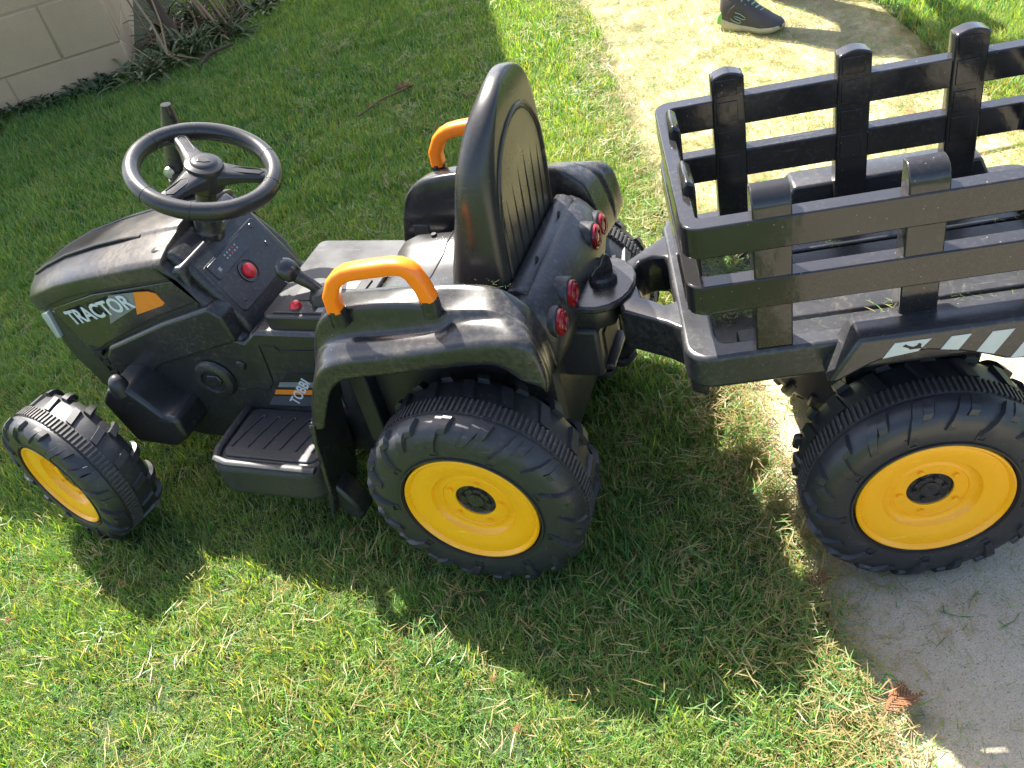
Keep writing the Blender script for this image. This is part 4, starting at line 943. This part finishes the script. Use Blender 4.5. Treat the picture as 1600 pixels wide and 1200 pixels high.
    for nm, (fx, fy, rot) in (('a', (0.006, 0, 0)), ('b', (-.09, .30, .25))):
        T = Matrix.Translation((fx, fy, 0)) @ Matrix.Rotation(rot, 4, 'Z')
        def outline(t, side):    # half widths of the shoe along its length
            return float(np.interp(t, [0, .06, .2, .45, .7, .88, .97, 1], [.014, .027, .031, .029, .038, .034, .018, .004]))
        rings = []
        for t in np.linspace(0, 1, 18):
            w = outline(t, 0) ; x = t * .205 - .002; zb = .002 + .014 * max(0, (t - .72) / .28) ** 2 + (.012 * max(0, (.1 - t) / .1)); zt = float(np.interp(t, [0, .12, .4, .7, 1], [.042, .034, .022, .02, .026]))
            rings.append([(x, -w * .92, zb), (x, -w * 1.06, (zb + zt) / 2), (x, -w, zt), (x, w, zt), (x, w * 1.06, (zb + zt) / 2), (x, w * .92, zb)])
        shoe = obj('shoe', MB().loft([[(x, y, z) for x, y, z in upper_ring(t, outline)] for t in np.linspace(.015, .985, 22)]).xf(T), 'shoe', P, ang=70)
        obj('sole', MB().loft(rings).xf(T), 'sole', shoe, bev=.002)
        obj('heel_tab', MB().prism([(-.008, .018), (-.005, .042), (.008, .058), (.034, .03), (.03, .016)], 'y', -.027, .027).xf(T), 'shoegreen', shoe, bev=.005)
        for i in range(5):
            x = .082 + i * .012; z = .0965 - i * .0095
            obj('lace', MB().tube([(x - .006, -.02, z - .008), (x, -.008, z + .003), (x + .002, .008, z + .003), (x - .004, .02, z - .008)], .0024, 6).xf(T), 'lace', shoe)
        for k, sg in ((0, -1), (1, 1)):   # looping line emblem on the side
            Lp = [(.05, .054), (.056, .06), (.075, .056), (.092, .047), (.094, .042), (.086, .041), (.064, .048), (.056, .047), (.062, .042), (.078, .037), (.08, .032), (.072, .03), (.054, .036), (.046, .042)]
            obj('side_emblem', MB().tube([(x, sg * (outline(x / .205, 0) * (1.0 - (z - .03) * 6.0) + .0045), z) for x, z in Lp], .0011, 6).xf(T), 'lace', shoe)
            obj('ankle_strap', MB().tube([(.04, sg * .031, .05), (.052, sg * .03, .064), (.07, sg * .02, .083), (.074, 0, .09)], .0045, 8, ry=.009).xf(T), 'shoe', shoe)
def upper_ring(t, outline):
    w = outline(t, 0) * .97; x = t * .205 - .002
    zt = float(np.interp(t, [0, .08, .3, .42, .6, .8, .93, 1], [.1, .116, .114, .098, .068, .047, .038, .026])); zb = .018
    w2 = float(np.interp(t, [0, .1, .35, .6, 1], [.6, .72, .78, .72, .6]))
    pr = [(-1, 0), (-1.02, .25), (-.96, .5), (-w2 - .08, .75), (-w2 * .75, .93), (-.3, 1.0), (.3, 1.0), (w2 * .75, .93), (w2 + .08, .75), (.96, .5), (1.02, .25), (1, 0)]
    return [(x, w * a, zb + (zt - zb) * b) for a, b in pr]
build_person()

# ------------------------------------------------------------ debris, twigs and plants along the wall
M['rust'] = plain('rust_brown_leaf', (.2, .085, .035), .85); M['twig'] = plain('twig_bark', (.13, .07, .035), .85); M['stem'] = plain('dry_stem', (.34, .22, .11), .8)
M['pale_stick'] = plain('pale_stick', (.55, .5, .4), .8); M['bark'] = plain('brown_bark', (.1, .06, .035), .9)
def leaf_mat(name, c1, c2):
    m, nt, p = mat(name); v = coord(nt); n = noise_n(nt, 25, 3, .6, v); nt.links.new(mixc(nt, n.outputs[0], c1, c2), p.inputs['Base Color']); p.inputs['Roughness'].default_value = .55; M[name] = m
leaf_mat('weed_green', (.05, .085, .02), (.14, .14, .045)); leaf_mat('ivy_green', (.02, .042, .01), (.05, .075, .02)); leaf_mat('dead_leaf', (.14, .07, .03), (.26, .16, .08))
def sprig(label, x, y, z, size, rz, n=11):
    mb = MB(); st = []
    for i in range(n):
        t = i / (n - 1); px_, py_ = size * t, size * .12 * math.sin(t * 3); st.append((px_, py_, .004 + .004 * math.sin(t * 5)))
    mb.tube(st, [size * .022 * (1 - .7 * i / n) for i in range(n)], 5)
    for i in range(1, n):
        for sg in (-1, 1):
            t = i / n; L = size * (.42 * math.sin(math.pi * min(1, t + .18)) + .06) * random.uniform(.75, 1.1); b = Vector(st[i]); d = Vector((math.cos(R_(42)), sg * math.sin(R_(42)), random.uniform(-.1, .18)))
            pts = [b + d * L * u + Vector((0, 0, random.uniform(0, .0015))) for u in (0, .35, .7, 1)]
            mb.tube(pts, [size * .02, size * .03, size * .026, size * .008], 5)
            for u in (.3, .55, .8):
                q = b + d * L * u; e = Vector((math.cos(R_(75)), sg * math.sin(R_(75)), .1)); mb.tube([q, q + e * L * .22], [size * .018, size * .008], 4)
                e = Vector((1, 0, .1)); mb.tube([q, q + e * L * .22], [size * .018, size * .008], 4)
    o = obj('dry_sprig', mb, 'rust', None, off=(0, 0, 0)); o.location = (x, y, z); o.rotation_euler = (random.uniform(-.15, .15), random.uniform(-.1, .1), rz)
    tag(o, label, 'dry sprig', 'rust brown dry sprigs fallen on the ground'); return o
sprig('largest rust brown dry sprig on the path edge past the trailer wheel', .325, .527, .03, .052, .25, 14)
sprig('rust brown dry sprig just in front of the trailer wheel', .352, .722, .028, .04, 2.6, 11)
sprig('tiny rust brown dry sprig at the lower edge of the tractor shadow', -.122, .686, .05, .014, 1.2, 6)
sprig('pale brown dry sprig low in the sunlit grass beneath the rear wheel', -.098, .606, .05, .019, 1.9, 7)
sprig('small rust brown dry sprig in sunlit grass by the left edge of the photo', -.868, 1.012, .05, .02, .9, 7)
sprig('small rust brown dry sprig at the tip of the front wheel shadow', -.67, 1.035, .05, .016, 2.9, 7)
sprig('small rust brown dry sprig in the shade below the step', -.313, 1.02, .045, .018, .2, 7)
sprig('dark rust brown dry sprig on the shaded lawn behind the seat', -.06, 2.8, .05, .06, 2.7, 9)
def twig(name, label, pts, r, m, cat):
    o = obj(name, MB().tube(pts, r, 7), m, None, off=(0, 0, 0)); tag(o, label, cat); return o
twig('twig', 'thin brown twig lying on the shaded lawn beyond the steering wheel', [(-.24, 2.68, .05), (-.2, 2.71, .055), (-.16, 2.76, .052), (-.11, 2.77, .056), (-.06, 2.81, .05)], .0028, 'twig', 'twig')
twig('stick', 'pale bare stick lying on the path beyond the sneaker', [(1.2, 2.80, .006), (1.26, 2.74, .01), (1.3, 2.68, .007), (1.36, 2.66, .006)], .005, 'pale_stick', 'stick')
twig('straw_stalk', 'long thin stalk lying in the grass below the near rear tractor wheel', [(-.2, .815, .045), (-.18, .835, .052), (-.155, .845, .055), (-.12, .845, .05)], .0009, 'twig', 'stalk')
def strap_plant(label, x, y, n, L, w, m, spread=1.0, group=None):
    mb = MB()
    for i in range(int(n * 2.2)):
        a = random.uniform(0, 6.28); l = L * random.uniform(.6, 1.15); el = random.uniform(.5, 1.35) ; b = Vector((random.uniform(-1, 1) * .05 * spread, random.uniform(-1, 1) * .05 * spread, 0)); p = b.copy(); L_ = []; R2 = []
        for k in range(5):
            ww = w * math.sin(math.pi * (.15 + .8 * k / 4.6)) * .5; s_ = Vector((-math.sin(a), math.cos(a), 0))
            L_.append(p - s_ * ww + Vector((0, 0, ww * .5))); R2.append(p + s_ * ww + Vector((0, 0, ww * .5))); L_[-1] = (L_[-1], p.copy(), R2[-1])
            p = p + Vector((math.cos(a) * math.cos(el), math.sin(a) * math.cos(el), math.sin(el))) * l / 4; el -= random.uniform(.15, .55)
        v = [q for tri in L_ for q in tri]; f = []
        for k in range(4): f += [(3 * k, 3 * k + 1, 3 * k + 4, 3 * k + 3), (3 * k + 1, 3 * k + 2, 3 * k + 5, 3 * k + 4)]
        mb.add(v, f)
    o = obj('weed_plant', mb, m, None, off=(0, 0, 0)); o.location = (x, y, .025); tag(o, label, 'weed', group); return o
G1 = 'leafy weeds growing along the foot of the block wall'
strap_plant('dark leafy weed clump at the wall foot by the left edge of the photo', -1.66, 3.60, 60, .085, .013, 'ivy_green', 1.6, G1)
strap_plant('dark low weed clump at the wall foot, second from the left edge', -1.47, 3.63, 50, .075, .012, 'ivy_green', 1.5, G1)
strap_plant('dark weed clump at the wall foot near its right end', -1.26, 3.66, 60, .085, .013, 'ivy_green', 1.6, G1)
strap_plant('broad dusty green weed right at the corner of the block wall', -1.03, 3.64, 60, .14, .013, 'weed_green', 1.6, G1)
strap_plant('green strap-leaved weed under the leaning dry stems', -.88, 3.75, 60, .15, .012, 'weed_green', 1.8, G1)
strap_plant('light green strap-leaved weed at the right of the dry stems', -.76, 3.88, 46, .15, .011, 'weed_green', 1.5, G1)
strap_plant('tall green weed behind the dry stems', -.95, 4.1, 50, .2, .013, 'weed_green', 2.0, G1)
strap_plant('low weed at the far right end of the dry shrub', -.62, 4.12, 30, .1, .016, 'weed_green', 1.4, G1)
strap_plant('tangle of withered brown leaves between the dry stems at the wall corner', -.9, 3.98, 55, .16, .012, 'dead_leaf', 2.6, None)
sh = thing('dead_shrub', 'bundle of dry tan stems leaning beside the block wall corner', 'dead shrub', (-.85, 3.9, .02))
def stem(pts, r, m='stem'): obj('stem', MB().tube([(p[0] + .85, p[1] - 3.9, p[2] - .02) for p in pts], [r * (1 - .5 * i / len(pts)) for i in range(len(pts))], 7), m, sh, off=(0, 0, 0))
stem([(-.86, 3.6, .035), (-.93, 3.62, .1), (-.96, 3.7, .2), (-1.03, 3.8, .36), (-1.08, 3.9, .5)], .0055)
stem([(-.93, 3.62, .1), (-.92, 3.68, .2), (-.93, 3.75, .34), (-.95, 3.8, .5)], .004)
stem([(-.83, 3.66, .04), (-.93, 3.62, .1)], .004); stem([(-.97, 3.6, .03), (-1.02, 3.6, .06), (-1.07, 3.61, .12)], .003)
stem([(-.95, 3.6, .05), (-1.0, 3.6, .12), (-1.07, 3.62, .2)], .003)
stem([(-.74, 3.86, .03), (-.8, 3.9, .16), (-.87, 3.95, .3), (-.95, 4.0, .5)], .007); stem([(-.72, 3.9, .03), (-.77, 3.95, .16), (-.83, 4.0, .3), (-.9, 4.05, .5)], .006)
stem([(-.80, 3.98, .03), (-.9, 4.05, .3), (-1.0, 4.1, .5)], .006); stem([(-.84, 3.8, .03), (-.83, 3.82, .1), (-.82, 3.8, .18)], .0035)
stem([(-.68, 4.02, .02), (-.69, 4.1, .3), (-.7, 4.2, .6)], .016, 'bark'); stem([(-.73, 4.1, .02), (-.75, 4.2, .3), (-.78, 4.3, .6)], .014, 'bark'); stem([(-.92, 3.85, .02), (-.98, 3.92, .25), (-1.03, 4.0, .55)], .024, 'bark')
for i in range(18):
    x, y = random.uniform(-1.05, -.62), random.uniform(3.85, 4.3); stem([(x, y, .02), (x - random.uniform(.02, .12), y + random.uniform(-.05, .1), .3), (x - random.uniform(.05, .2), y + random.uniform(0, .15), .55)], .004)
stem([(-.83, 3.58, .04), (-.78, 3.62, .065), (-.7, 3.68, .06)], .009, 'bark')
